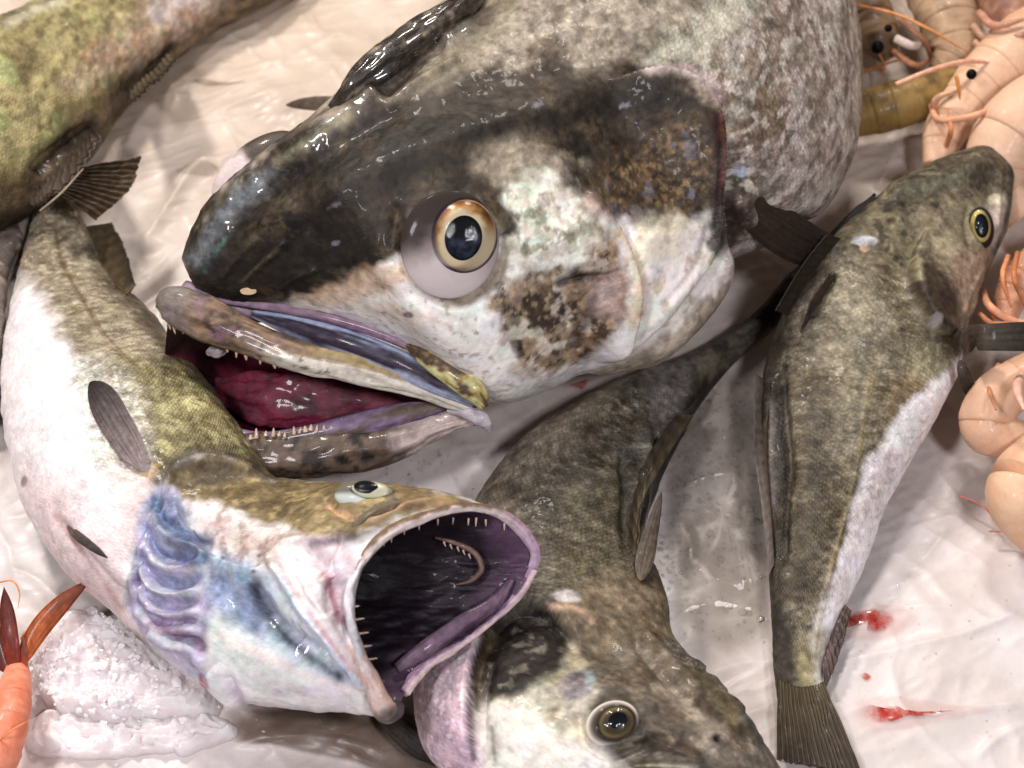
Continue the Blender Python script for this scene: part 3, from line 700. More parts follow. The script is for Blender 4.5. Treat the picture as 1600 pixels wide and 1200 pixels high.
# pale lower gill cover and throat folds
gc = f1.mask([(940, 345), (1000, 356), (1085, 345), (1116, 330), (1120, 430), (1060, 505), (930, 580), (860, 605), (930, 555), (985, 500), (990, 440), (965, 375)], 10, (90, 12, 9))
f1.tint(gc, (243, 237, 232)); f1.tint(gc, 0.8, 1.0, 'pearl'); f1.line([(955, 350), (990, 395), (1000, 460), (985, 520)], 9, (214, 186, 150), 0.7, (90, 5, 3)); f1.speck(150, 0.35, (184, 160, 130), 0.6, gc, 71, 0.15, 4)
f1.fill([(1000, 350), (1080, 340), (1060, 400), (1010, 410)], (222, 212, 180), 16, 0.5, (80, 12, 3))
f1.line([(1104, 340), (1085, 410), (1030, 480)], 5, (150, 136, 140), 0.7); f1.line([(1112, 360), (1092, 430), (1035, 500), (960, 552)], 5, (196, 186, 192), 0.6)
f1.fill([(830, 600), (930, 555), (985, 510), (980, 545), (900, 590), (800, 650), (770, 655)], (226, 224, 228), 10, 0.8)
# gill slit behind the cover
f1.line([(1118, 170), (1124, 250), (1118, 330), (1114, 370)], 9, (40, 18, 16), 0.95); f1.line([(1126, 165), (1132, 235), (1127, 300)], 3.5, (104, 50, 44), 0.6, (160, 3, 2))
f1.line([(1000, 112), (1060, 108), (1108, 128), (1128, 165)], 9, (178, 158, 158), 0.8, (90, 4, 3)); f1.line([(940, 132), (985, 124), (1050, 126), (1095, 148)], 6, (58, 42, 34), 0.85)
f1.spot((1158, 268), 16, 10, (160, 166, 190), 30, 0.8, (160, 0.5)); f1.spot((1170, 290), 14, 8, (196, 190, 176), 60, 0.8, (160, 0.5))
f1.fill([(1120, 325), (1165, 320), (1185, 345), (1150, 385), (1120, 400)], (44, 34, 30), 12, 0.9, (110, 12, 4))
# wet spots
f1.line([(600, 232), (700, 205), (790, 200), (880, 168), (980, 140), (1070, 128)], 20, (26, 21, 17), 0.8, (70, 14, 4))
f1.fill([(300, 440), (340, 350), (440, 270), (560, 235), (640, 260), (620, 330), (560, 400), (440, 462), (330, 462)], (24, 20, 17), 30, 0.25, (60, 26, 9))
f1.line([(560, 330), (600, 290), (660, 262), (740, 250)], 14, (22, 18, 15), 0.7, (80, 10, 4))
f1.fill([(470, 300), (560, 225), (700, 195), (800, 190), (760, 230), (690, 262), (620, 310), (540, 380)], (26, 21, 17), 36, 0.5, (60, 30, 21)); f1.grain(330, 0.6); f1.grain(150, 0.4, None, 78, 4)
f1.line([(300, 425), (380, 300), (470, 235), (560, 165), (640, 100), (740, 10)], 22, 0.9, 0.9, what='wet')
body1 = f1.build('body', M['skin_big'], fish1)

# --- near eye
def ball1(R, A, V):
    n = fbm(V * 160, 4, 3); c = np.ones((len(R), 3)) * lin((150, 138, 138))
    up = np.sin(A)                                   # -1 towards the top of the picture
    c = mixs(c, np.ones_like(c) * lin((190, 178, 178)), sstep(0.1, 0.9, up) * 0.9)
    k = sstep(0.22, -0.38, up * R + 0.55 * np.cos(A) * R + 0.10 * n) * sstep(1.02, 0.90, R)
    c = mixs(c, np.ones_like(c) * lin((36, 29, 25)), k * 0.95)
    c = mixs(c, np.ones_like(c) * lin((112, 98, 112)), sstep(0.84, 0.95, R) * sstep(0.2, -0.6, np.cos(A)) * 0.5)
    return c
def iris1(R, A, V):
    n = fbm(V * 300, 4, 5); up = -np.sin(A + 0.35)
    c = np.ones((len(R), 3)) * lin((216, 198, 162))
    c = mixs(c, np.ones_like(c) * lin((172, 122, 66)), sstep(0.42, 0.60, R + 0.10 * n) * sstep(-0.45, 0.25, up))
    c = mixs(c, np.ones_like(c) * lin((84, 50, 30)), sstep(0.56, 0.74, R + 0.12 * n) * sstep(-0.15, 0.5, up) * 0.85)
    c = mixs(c, np.ones_like(c) * lin((200, 160, 132)), sstep(0.76, 0.86, R))
    c = mixs(c, np.ones_like(c) * lin((112, 86, 116)), sstep(0.55, 0.75, R) * sstep(0.4, 0.9, -np.cos(A)) * 0.85)
    k = np.exp(-((A - 1.45) / 0.32) ** 2) * np.exp(-((R - 0.72) / 0.09) ** 2)
    return mixs(c, np.ones_like(c) * lin((160, 62, 52)), np.clip(k, 0, 1) * 0.9)
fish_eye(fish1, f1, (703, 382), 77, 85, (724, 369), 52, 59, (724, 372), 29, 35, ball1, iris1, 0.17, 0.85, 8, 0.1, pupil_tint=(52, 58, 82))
# --- far eye, only its rim and outer face show beyond the crown
def ball1b(R, A, V):
    q = to_px(V); n = fbm(V * 120, 3, 3); k = sstep(-14, 14, (q[:, 1] - 255) + (q[:, 0] - 400) * -0.25 + 18 * n)
    return mixs(np.ones((len(R), 3)) * lin((64, 55, 48)), np.ones((len(R), 3)) * lin((202, 186, 184)), k)
pe_ = P(405, 268, 0.125); s_ = mpp(pe_)
dome('eye', pe_, (RIGHT * 68 + UP * 52) * s_, (RIGHT * 26 - UP * 34) * s_ * 1.1, -FWD * 30 * s_, M['flesh'], fish1, ball1b, 40, 70, span=1.6)

# --- jaws
def px_pts(l): return [P(*q) for q in l]
def col_noise(stops, sc_=240, amp=0.25, seed=3, along=None):
    cs = [(p, lin(c)) for p, c in stops]
    def fn(u, th, V):
        n = fbm(np.stack([u * 7 * sc_ / 160, np.cos(th) * 2.6, np.sin(th) * 2.6], 1), 4, seed); k = np.clip((np.sin(th) * 0.5 + 0.5 if along is None else u) + amp * n, 0, 1)
        out = np.zeros((len(u), 3))
        for ch in range(3): out[:, ch] = np.interp(k, [p for p, _ in cs], [c[ch] for _, c in cs])
        return out
    return fn
UPV = -FWD
def jaw_rad(l): s = mpp(P(500, 560, .07)); return [r * s for r in l]
tube('snout_membrane', px_pts([(286, 448, .082), (318, 468, .080), (370, 482, .078), (430, 492, .076)]), jaw_rad([12, 24, 22, 12]), M['flesh'], fish1, (120, 92, 118), 40, 24, 0.6, UPV, col_noise([(0, (48, 36, 46)), (0.5, (104, 84, 104)), (1, (150, 130, 144))], 200, 0.5))
def jaw_col(u, th, V):
    one = np.ones((len(u), 3)); n = fbm(V * 150, 4, 4); st = fbm(np.stack([u * 16, np.cos(th) * 5, np.sin(th) * 5], 1), 4, 8); low = np.cos(th)
    c = mixs(one * lin((116, 94, 76)), one * lin((62, 48, 40)), sstep(-0.1, 0.6, st)); c = mixs(c, one * lin((160, 130, 104)), sstep(0.25, 0.7, -st) * 0.6)
    c = mixs(c, one * lin((120, 92, 110)), sstep(0.3, 0.7, n) * sstep(0.5, 0.3, u) * 0.7)
    c = mixs(c, one * lin((206, 198, 186)), sstep(0.30, 0.50, u + 0.05 * st) * sstep(-0.45, 0.15, low + 0.35 * st))
    c = mixs(c, one * lin((176, 158, 112)), sstep(0.45, 0.6, u) * sstep(-0.1, -0.6, low + 0.3 * st) * 0.8)
    c = mixs(c, one * lin((52, 42, 36)), sstep(0.45, 0.75, fbm(V * 190, 3, 12)) * sstep(0.75, 0.5, u) * 0.8)
    return mixs(c, one * lin((112, 104, 100)), sstep(0.22, 0.08, u + 0.05 * n) * 0.9)
uj_pts = [(244, 474, .082), (262, 474, .085), (300, 490, .085), (380, 524, .083), (470, 558, .080), (560, 577, .077), (650, 601, .073), (720, 629, .069), (752, 645, .066)]
uj = tube('upper_jaw', px_pts(uj_pts), jaw_rad([3, 26, 33, 28, 25, 22, 19, 14, 7]), M['flesh'], fish1, (150, 120, 95), 160, 40, 0.55, UPV,
     lambda u, th, V: jaw_col(u, th, V), wob=0.0014)
tube('maxilla', px_pts([(395, 490, .082), (450, 507, .083), (530, 532, .083), (610, 562, .080), (690, 602, .076), (742, 630, .072)]), jaw_rad([6, 16, 21, 21, 17, 7]), M['flesh'], fish1, (120, 110, 150), 100, 30, 0.7, UPV,
     col_noise([(0, (58, 44, 66)), (0.3, (96, 80, 112)), (0.55, (126, 138, 186)), (0.75, (176, 186, 212)), (1, (46, 34, 50))], 90, 0.22))
tube('lip_fold', px_pts([(330, 468, .085), (420, 478, .088), (500, 494, .089), (580, 516, .088), (660, 550, .085), (740, 596, .080)]), jaw_rad([4, 8, 9, 9, 7, 4]), M['flesh'], fish1, (110, 80, 110), 90, 20, 0.7, UPV,
     col_noise([(0, (40, 28, 40)), (0.6, (92, 70, 92)), (1, (136, 112, 128))], 160, 0.4))
tube('supramaxilla', px_pts([(632, 536, .086), (662, 554, .089), (706, 584, .088), (742, 612, .084), (758, 636, .078)]), jaw_rad([4, 15, 19, 18, 8]), M['flesh'], fish1, (170, 165, 110), 80, 26, 0.6, UPV,
     col_noise([(0, (66, 56, 46)), (0.35, (140, 128, 76)), (0.6, (206, 204, 150)), (0.85, (170, 150, 92)), (1, (84, 66, 56))], 150, 0.55))
tube('lip_corner', px_pts([(700, 640, .062), (735, 646, .066), (756, 658, .064), (766, 674, .058)]), jaw_rad([5, 12, 12, 3]), M['flesh'], fish1, (170, 155, 170), 50, 22, 0.7, UPV,
     col_noise([(0, (96, 76, 92)), (0.5, (158, 144, 156)), (1, (196, 186, 192))], 200, 0.4))
lj = tube('lower_jaw', px_pts([(250, 640, .035), (330, 700, .036), (430, 712, .038), (540, 706, .042), (630, 686, .046), (690, 664, .052), (742, 652, .058)]), jaw_rad([30, 40, 38, 33, 27, 16, 9]), M['flesh'], fish1, (110, 90, 78), 130, 36, 0.9, UPV,
     lambda u, th, V: (lambda n: mixs(mixs(np.ones((len(u), 3)) * lin((92, 77, 66)), np.ones((len(u), 3)) * lin((40, 33, 30)), sstep(0.0, 0.5, n)), np.ones((len(u), 3)) * lin((190, 172, 166)), sstep(0.72, 0.86, u + 0.06 * n)))(fbm(V * 170, 4, 6)), wob=0.0022)
gum = tube('gum', px_pts([(250, 610, .040), (330, 668, .042), (400, 690, .044), (480, 682, .048), (560, 664, .052), (640, 646, .055), (700, 634, .058)]), jaw_rad([12, 15, 16, 17, 20, 18, 6]), M['flesh'], lj, (110, 80, 130), 110, 26, 0.7, UPV,
     col_noise([(0, (34, 24, 36)), (0.45, (82, 62, 90)), (0.75, (126, 106, 134)), (1, (92, 78, 70))], 170, 0.5))
# mouth lining: a pocket behind the jaws
Ucur = crom(px_pts([(262, 500, .075), (330, 520, .074), (420, 556, .072), (520, 580, .070), (620, 602, .066), (700, 632, .062)]), 70)
Lcur = crom(px_pts([(250, 640, .034), (330, 690, .036), (420, 700, .038), (520, 690, .042), (620, 664, .047), (700, 640, .054)]), 70)
tv = np.linspace(0, 1, 36); uu_ = np.linspace(0, 1, 70)
Vl = Ucur[:, None] * (1 - tv[None, :, None]) + Lcur[:, None] * tv[None, :, None]
dep = (np.sin(np.pi * tv)[None] ** 0.6) * (0.05 * np.sin(np.pi * np.clip(uu_ * 0.9 + 0.06, 0, 1))[:, None])
Vl = Vl + (Vl - CAM) / np.linalg.norm(Vl - CAM, axis=2, keepdims=True) * dep[..., None]
qi = np.arange(69)[:, None] * 36; qj = np.arange(35)[None]
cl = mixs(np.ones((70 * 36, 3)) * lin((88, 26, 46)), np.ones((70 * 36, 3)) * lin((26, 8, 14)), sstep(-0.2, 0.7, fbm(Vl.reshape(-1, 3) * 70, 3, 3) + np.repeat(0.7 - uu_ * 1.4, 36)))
zz = np.zeros(70 * 36)
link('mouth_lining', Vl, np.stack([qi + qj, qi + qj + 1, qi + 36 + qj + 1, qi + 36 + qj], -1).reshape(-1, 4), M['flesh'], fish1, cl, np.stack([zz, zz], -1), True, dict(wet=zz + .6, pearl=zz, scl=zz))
tube('tongue', [p - ray(500, 620) * -0.020 for p in px_pts([(330, 610, .045), (400, 622, .05), (500, 628, .052), (600, 626, .052), (680, 632, .052)])], jaw_rad([16, 40, 46, 34, 10]), M['flesh'], fish1, (120, 36, 62), 90, 60, 0.28, UPV, wob=0.003, colfn=
     lambda u, th, V: mixs(np.ones((len(u), 3)) * lin((104, 34, 54)), np.ones((len(u), 3)) * lin((44, 12, 22)), sstep(-0.3, 0.7, fbm(V * 60, 4, 3))))
tube('tooth_plate', px_pts([(322, 552, .066), (345, 545, .068), (352, 528, .070), (330, 520, .071)]), jaw_rad([9, 11, 10, 8]), M['flesh'], fish1, (150, 138, 142), 40, 18, 0.6, UPV, rend=0.3, wob=0.001)
def tooth(parent, base, d, h, r):
    n = 7; th = np.linspace(0, 2 * np.pi, n, endpoint=False); d = d / np.linalg.norm(d)
    a = np.cross(d, [0.3, 0.8, 0.5]); a /= np.linalg.norm(a); b = np.cross(d, a)
    lv = []
    for t_, k in ((-0.25, 1.1), (0.0, 1.0), (0.45, 0.75), (0.8, 0.42)):
        lv += [base + d * h * t_ + (a * math.cos(x) + b * math.sin(x)) * r * k + a * (0.12 * h * t_ * t_) for x in th]
    lv.append(base + d * h + a * 0.12 * h)
    f = [[q * n + k, q * n + (k + 1) % n, (q + 1) * n + (k + 1) % n, (q + 1) * n + k] for q in range(3) for k in range(n)] + [[3 * n + k, 3 * n + (k + 1) % n, 4 * n] for k in range(n)]
    return link('tooth', lv, f, M['tooth'], parent)
s1 = mpp(P(450, 600, .06))
for x, y, h in [(268, 512, 9), (274, 516, 13), (287, 515, 14), (297, 508, 7), (358, 549, 7), (372, 554, 12), (386, 557, 13), (409, 566, 9), (430, 572, 10), (437, 573, 6), (462, 578, 6), (506, 586, 4)]:
    tooth(uj, P(x, y - 6, .074) - FWD * 0.004, -UP + FWD * 0.3 + RIGHT * 0.25 * random.uniform(-1, 1), (h * 0.75 + 4) * s1, 3.4 * s1 * random.uniform(0.8, 1.3))
lq = crom([(392, 684), (480, 674), (560, 655), (640, 636), (680, 629)], 100)
for t_ in [.01, .04, .09, .13, .16, .19, .24, .27, .30, .33, .36, .40, .44, .47, .50, .53, .57, .60, .63, .66, .69, .73, .77, .81, .84, .88, .92]:
    q = lq[int(t_ * 99)]; h = random.choice([2, 4, 5, 8, 12, 14]) * (1 - 0.6 * t_)
    tooth(gum, P(q[0], q[1] + random.uniform(-3, 3), .050 + 0.008 * t_), UP + RIGHT * 0.35 * random.uniform(-1, 1) - FWD * 0.2, (h * 0.7 + 3) * s1, 3.2 * s1 * random.uniform(0.7, 1.4))
# --- fins
blade('pectoral_fin', [f1.at(1130, 290, -.03), f1.at(1160, 316, -.008), f1.at(1196, 342, .004), P(1240, 372, .075), P(1320, 404, .05)], [.003, .008, .0115, .012, .008], M['fin'], fish1, (58, 44, 34), (40, 31, 26), 0.22, rays=4)
blade('pectoral_fin', [P(540, 165, .05), P(510, 162, .045), P(475, 162, .04), P(446, 164, .035)], [.004, .0045, .0035, .001], M['fin'], fish1, (126, 110, 98), (84, 70, 62), 0.15, rays=3)
tube('dorsal_fin', [f1.at(520, 172, -.004), f1.at(560, 130, .000), f1.at(606, 92, .002), f1.at(664, 48, .002), f1.at(715, 14, .000), f1.at(770, -30, -.004)], [.002, .006, .0085, .008, .006, .003], M['flesh'], fish1, (52, 44, 38), 120, 40, 0.8, UPV,
     lambda u, th, V: (lambda n: mixs(mixs(np.ones((len(u), 3)) * lin((50, 42, 36)), np.ones((len(u), 3)) * lin((104, 94, 78)), sstep(0.1, 0.7, n)), np.ones((len(u), 3)) * lin((24, 20, 18)), sstep(0.2, 0.6, -n) * 0.8))(fbm(V * 170, 4, 6)), wob=0.0016, wet=0.9)
# ------------------------------------------------------------------ the gaping fish
TH2 = thetas(340, 0.72)
S2 = [sec((60, 270), (112, 265), rest=0.0), sec((52, 330), (125, 325)), sec((30, 420), (166, 412)), sec((9, 513), (240, 492)), sec((2, 610), (300, 568)), sec((15, 710), (350, 630)), sec((50, 815), (395, 690)),
      sec((115, 910), (432, 742)), sec((195, 975), (480, 752), lift=.003), sec((255, 1030), (540, 752), lift=.008), sec((345, 1088), (600, 757), lift=.012)]
rows2 = [sec_ring(s, TH2) for s in S2]
LIP2 = [(0, 832, 850, .085), (35, 770, 797, .100), (60, 690, 800, .110), (76, 606, 834, .116), (90, 562, 878, .118), (105, 547, 925, .116), (122, 548, 968, .111), (150, 570, 1040, .095), (167, 594, 1088, .085), (180, 613, 1124, .075), (193, 634, 1080, .069), (215, 662, 1042, .066), (250, 725, 1003, .066), (290, 795, 945, .068), (325, 830, 895, .076)]
PRE2 = [(0, 785, 806, .088), (35, 715, 784, .105), (60, 610, 792, .115), (90, 525, 885, .121), (120, 510, 960, .115), (150, 532, 1052, .092), (180, 560, 1116, .062), (215, 600, 1060, .046), (250, 680, 1000, .042), (290, 745, 930, .042), (325, 775, 865, .06)]
rows2 += [ring(PRE2, TH2), ring(LIP2, TH2)]
f2 = Skin(rows2, 540, TH2, (110, 99, 80), cap1=False)
fish2 = thing('fish', 'pale bellied fish with its purple mouth gaping wide open, at lower left', 'fish', P(300, 800, 0))
# form
f2.step([(205, 975), (200, 900), (222, 820), (240, 770), (262, 730), (310, 712), (360, 716), (405, 738), (440, 765)], 60, -0.005, 5)
f2.groove([(215, 960), (212, 890), (232, 810), (248, 765), (280, 732)], 8, 0.004)
f2.ridge([(262, 738), (310, 718), (360, 722), (405, 745)], 14, 0.002)
RAYS2 = [[(236, 790), (262, 836), (300, 858), (338, 868)], [(224, 828), (248, 880), (296, 892), (336, 884)], [(212, 872), (240, 918), (286, 930), (322, 918)], [(206, 912), (240, 955), (286, 962), (318, 952)],
         [(210, 950), (250, 984), (292, 986), (318, 985)], [(228, 984), (266, 1006), (304, 1016), (322, 1046)]]
for q in RAYS2: f2.ridge(q, 7, 0.0038); f2.groove([(x - 2, y - 17) for x, y in q], 9, 0.0024)
f2.step([(430, 860), (418, 890), (370, 885), (322, 862), (290, 815), (278, 775)], 45, 0.007, 3)               # cheek plate edge
f2.groove([(395, 893), (404, 930), (440, 985), (490, 1030), (545, 1065)], 16, 0.006)
f2.groove([(330, 880), (390, 960), (470, 1030), (560, 1085)], 20, 0.003)
f2.ridge([(425, 850), (450, 905), (500, 980), (550, 1045), (595, 1088)], 9, 0.006)
f2.ridge([(450, 850), (490, 930), (540, 1010)], 7, 0.003)
f2.groove([(470, 850), (520, 900), (540, 960), (560, 1010)], 12, 0.005)
f2.groove([(505, 905), (520, 960)], 10, 0.004)
f2.ridge([(430, 852), (480, 846), (540, 842), (600, 822)], 8, 0.003)
f2.ridge([(540, 800), (590, 806), (640, 790), (690, 784)], 7, 0.003); f2.groove([(500, 775), (530, 800), (590, 802), (630, 778)], 7, 0.003)
f2.groove([(340, 960), (420, 1010), (520, 1060)], 22, 0.003); f2.ridge([(330, 1040), (350, 1075), (390, 1110)], 14, 0.004); f2.groove([(352, 1050), (372, 1085), (400, 1118)], 7, 0.003)
f2.bump((370, 800), 50, 34, 0.004)
f2.groove([(80, 800), (120, 850), (160, 905), (195, 960)], 10, 0.0035); f2.ridge([(100, 790), (150, 860), (200, 930)], 18, 0.003)
f2.groove([(85, 345), (95, 400), (130, 470), (175, 535), (240, 600)], 4, 0.0008)
f2.groove([(245, 740), (240, 800), (225, 860)], 14, 0.004)
f2.refresh(); f2.rough(60, 0.0010, 3, 8); f2.rough(260, 0.0003, 3, 9); f2.refresh()
# colour of the body
f2.scale[:] = 0.5
bk = f2.mask([(130, 290), (200, 430), (320, 590), (460, 760), (380, 790), (330, 700), (250, 560), (150, 440), (110, 330)], 24, (50, 14, 2))
f2.tint(bk, (66, 57, 43)); f2.speck(190, 0.2, (40, 33, 26), 0.7, bk, 5, 0.2, 4, 0.4)
mid = f2.mask([(40, 300), (110, 300), (160, 440), (240, 560), (190, 590), (110, 540), (60, 480), (30, 430)], 22, (50, 18, 3))
f2.tint(mid, (140, 129, 108)); f2.speck(150, 0.2, (106, 92, 68), 0.6, mid, 6, 0.2, 4, 3.0); f2.speck(220, 0.35, (190, 180, 160), 0.6, mid, 7, 0.2, 4, 3.0)
gd = f2.mask([(200, 560), (280, 570), (350, 640), (420, 735), (380, 745), (300, 718), (255, 735), (230, 690), (180, 610)], 20, (50, 16, 4))
f2.tint(gd, (136, 128, 92)); f2.tint(gd, 1.0, 1.0, 'scale'); f2.speck(330, 0.1, (84, 72, 40), 0.55, gd, 8, 0.2, 3, 0.5); f2.speck(200, 0.4, (190, 184, 136), 0.6, gd, 9, 0.2, 3); f2.speck(60, 0.4, (96, 84, 50), 0.5, gd, 10, 0.3, 3)
be = f2.mask([(-30, 480), (50, 440), (85, 500), (120, 560), (170, 620), (215, 680), (250, 740), (245, 810), (215, 990), (100, 960), (20, 850), (-40, 650)], 20, (60, 14, 5))
f2.tint(be, (234, 226, 228)); f2.tint(be, 0.25, 1, 'scale'); f2.tint(be, 0.3, 1, 'pearl')
f2.fill([(40, 740), (120, 770), (200, 860), (220, 980), (130, 940), (60, 850)], (216, 188, 188), 30, 0.6, (50, 20, 2)); f2.fill([(180, 700), (235, 730), (240, 800), (215, 860), (190, 800)], (224, 186, 180), 24, 0.6, (60, 12, 2))
spk = f2.mask([(120, 560), (180, 580), (225, 660), (215, 740), (160, 730), (130, 640)], 24, (60, 14, 6)); f2.tint(spk, (186, 180, 172), 0.8); f2.tint(spk, 0.9, 1, 'pearl'); f2.tint(spk, 0.8, 1, 'scale'); f2.speck(420, 0.25, (240, 240, 236), 0.8, spk, 11, 0.15, 2); f2.speck(330, 0.35, (120, 112, 96), 0.6, spk, 12, 0.15, 3)
f2.line([(84, 335), (94, 400), (130, 470), (175, 535), (235, 590)], 3.5, (98, 80, 54), 0.8, (200, 1.5))
f2.line([(80, 800), (120, 850), (160, 905), (195, 960)], 5, (166, 120, 116), 0.7, (100, 3)); f2.spot((38, 752), 5, 9, (120, 104, 108), 10, 0.8)  # pinkish shade of the belly fold painted along its crease
f2.line([(210, 730), (235, 742), (250, 720)], 6, (196, 160, 70), 0.6, (120, 3))
# colour of the head
hd = f2.mask([(255, 735), (300, 705), (360, 712), (430, 748), (560, 745), (700, 775), (840, 810), (860, 880), (700, 1140), (400, 1150), (320, 1080), (235, 1010), (190, 930), (225, 820)], 6); f2.tint(hd, (232, 229, 231)); f2.tint(hd, 0.0, 1, 'scale'); f2.tint(hd, 0.5, 1, 'pearl')
hk = f2.mask([(262, 735), (300, 712), (360, 716), (440, 750), (560, 745), (700, 775), (840, 812), (800, 822), (690, 800), (600, 826), (540, 840), (470, 838), (400, 812), (330, 800), (280, 790)], 12, (80, 16, 6))
f2.tint(hk, (122, 107, 78)); f2.speck(120, 0.15, (84, 70, 46), 0.65, hk, 21, 0.25, 5, 0.7); f2.speck(160, 0.4, (170, 152, 108), 0.6, hk, 22, 0.2, 4); f2.tint(hk, 0.1, 1, 'pearl')
f2.fill([(262, 740), (310, 715), (370, 722), (420, 748), (350, 755), (290, 765)], (66, 56, 40), 12, 0.85, (100, 10, 3)); f2.line([(246, 752), (268, 724), (305, 706), (360, 708), (412, 736), (440, 752)], 10, (72, 62, 45), 0.95, (100, 3), False); f2.line([(420, 752), (520, 757), (600, 752), (680, 780)], 9, (96, 82, 58), 0.7)
f2.line([(500, 778), (530, 803), (590, 806), (640, 785), (700, 782)], 6, (196, 160, 128), 0.7, (120, 3)); f2.fill([(620, 758), (700, 778), (800, 806), (760, 806), (680, 796), (620, 780)], (112, 92, 64), 8, 0.7, (90, 6))
ch = f2.mask([(290, 785), (340, 790), (400, 815), (470, 842), (440, 862), (420, 888), (370, 884), (322, 860)], 9, (90, 10, 7)); f2.tint(ch, (226, 218, 214)); f2.speck(170, 0.15, (150, 122, 112), 0.6, ch, 24, 0.18, 5)
f2.fill([(330, 815), (380, 825), (430, 846), (400, 862), (350, 850)], (164, 134, 122), 14, 0.5, (120, 14, 3)); f2.line([(318, 800), (326, 840), (360, 868)], 6, (206, 196, 196), 0.7)
gl = f2.mask([(236, 770), (265, 760), (300, 830), (345, 880), (335, 960), (318, 1010), (326, 1060), (240, 1010), (196, 940), (205, 880)], 8, (80, 6)); f2.tint(gl, (176, 172, 198)); f2.tint(gl, 0.9, 1, 'pearl')
for k, q in enumerate(RAYS2):
    f2.line(q, 6, (206, 204, 216), 0.9, (120, 3)); f2.line([(x, y - 18) for x, y in q], 9, [(84, 100, 138), (104, 116, 158), (136, 136, 176), (152, 144, 178), (150, 136, 172), (136, 104, 138)][k], 0.85, (120, 4))
f2.fill([(238, 770), (262, 765), (310, 850), (330, 868), (270, 856), (240, 810)], (84, 104, 136), 12, 0.7, (90, 8)); f2.spot((318, 1066), 6, 15, (150, 62, 96), -20, 0.9)
th2 = f2.mask([(335, 870), (400, 890), (430, 900), (500, 990), (590, 1085), (540, 1075), (450, 1030), (370, 980), (320, 930)], 12, (70, 8, 4)); f2.tint(th2, (190, 202, 222)); f2.tint(th2, 1.0, 1, 'pearl')
f2.fill([(335, 875), (380, 890), (420, 960), (400, 990), (350, 960), (325, 920)], (112, 130, 162), 16, 0.75, (80, 12)); f2.line([(395, 893), (402, 930), (438, 985), (490, 1030), (548, 1068)], 11, (48, 52, 70), 0.95, (90, 5)); f2.line([(420, 905), (470, 985), (540, 1050)], 9, (222, 232, 242), 0.85, (90, 5))
f2.fill([(340, 960), (420, 1010), (520, 1062), (470, 1075), (380, 1040), (330, 1010)], (208, 222, 216), 16, 0.6, (60, 10)); f2.line([(330, 985), (400, 1020), (500, 1062), (580, 1092)], 6, (236, 214, 214), 0.6, (90, 4))
f2.fill([(320, 1040), (400, 1050), (560, 1095), (450, 1140), (380, 1130)], (222, 218, 224), 14, 0.8); f2.line([(355, 1060), (375, 1090), (398, 1120)], 6, (176, 160, 184), 0.7); f2.line([(420, 1085), (470, 1078), (510, 1080)], 6, (190, 186, 200), 0.6)
f2.line([(424, 852), (450, 905), (500, 980), (550, 1045), (596, 1088)], 4, (206, 160, 164), 0.85, (120, 2)); f2.line([(436, 852), (470, 910), (520, 985), (570, 1050)], 5, (236, 230, 232), 0.8); f2.line([(452, 850), (492, 930), (545, 1015)], 4, (204, 172, 178), 0.6)
f2.fill([(470, 852), (540, 846), (556, 880), (545, 940), (556, 1000), (520, 940), (490, 890)], (196, 178, 186), 10, 0.7, (90, 8)); f2.line([(508, 890), (518, 930), (536, 980)], 11, (150, 84, 104), 0.8, (90, 5)); f2.line([(478, 852), (520, 845), (560, 838)], 6, (92, 76, 96), 0.6, (90, 4))
f2.line([(545, 1000), (565, 1050), (590, 1090)], 10, (176, 136, 118), 0.7, (90, 5)); f2.fill([(575, 1085), (600, 1070), (640, 1095), (625, 1140), (590, 1120)], (74, 68, 66), 10, 0.9, (90, 6))
for q in ((348, 872), (405, 868), (396, 893)): f2.spot(q, 4, 3, (110, 100, 110), 0, 0.8)
f2.line(RAYS2[1], 20, 0.8, 0.8, what='wet'); f2.line(RAYS2[3], 20, 0.8, 0.8, what='wet'); f2.fill([(340, 880), (420, 900), (560, 1070), (400, 1000)], 0.6, 10, 0.8, what='wet')
f2.grain(330, 0.55); f2.grain(170, 0.35, None, 78, 4); f2.grain(60, 0.3, None, 79, 3)
body2 = f2.build('body', M['skin'], fish2)
# eye
def ball2(R, A, V):
    c = np.ones((len(R), 3)) * lin((186, 194, 190)); up = np.sin(A) * R
    c = mixs(c, np.ones_like(c) * lin((84, 74, 62)), sstep(0.15, -0.1, up) * 0.9); return mixs(c, np.ones_like(c) * lin((116, 98, 80)), sstep(0.85, 1.0, R) * 0.6)
def iris2(R, A, V): return mixs(np.ones((len(R), 3)) * lin((206, 204, 176)), np.ones((len(R), 3)) * lin((150, 146, 112)), sstep(0.5, 1.0, R + 0.2 * fbm(V * 400, 3, 3)))
fish_eye(fish2, f2, (568, 774), 46, 25, (580, 766), 34, 15, (572, 762), 19, 10, ball2, iris2, 0.45, 0.7, 4, 0.3)
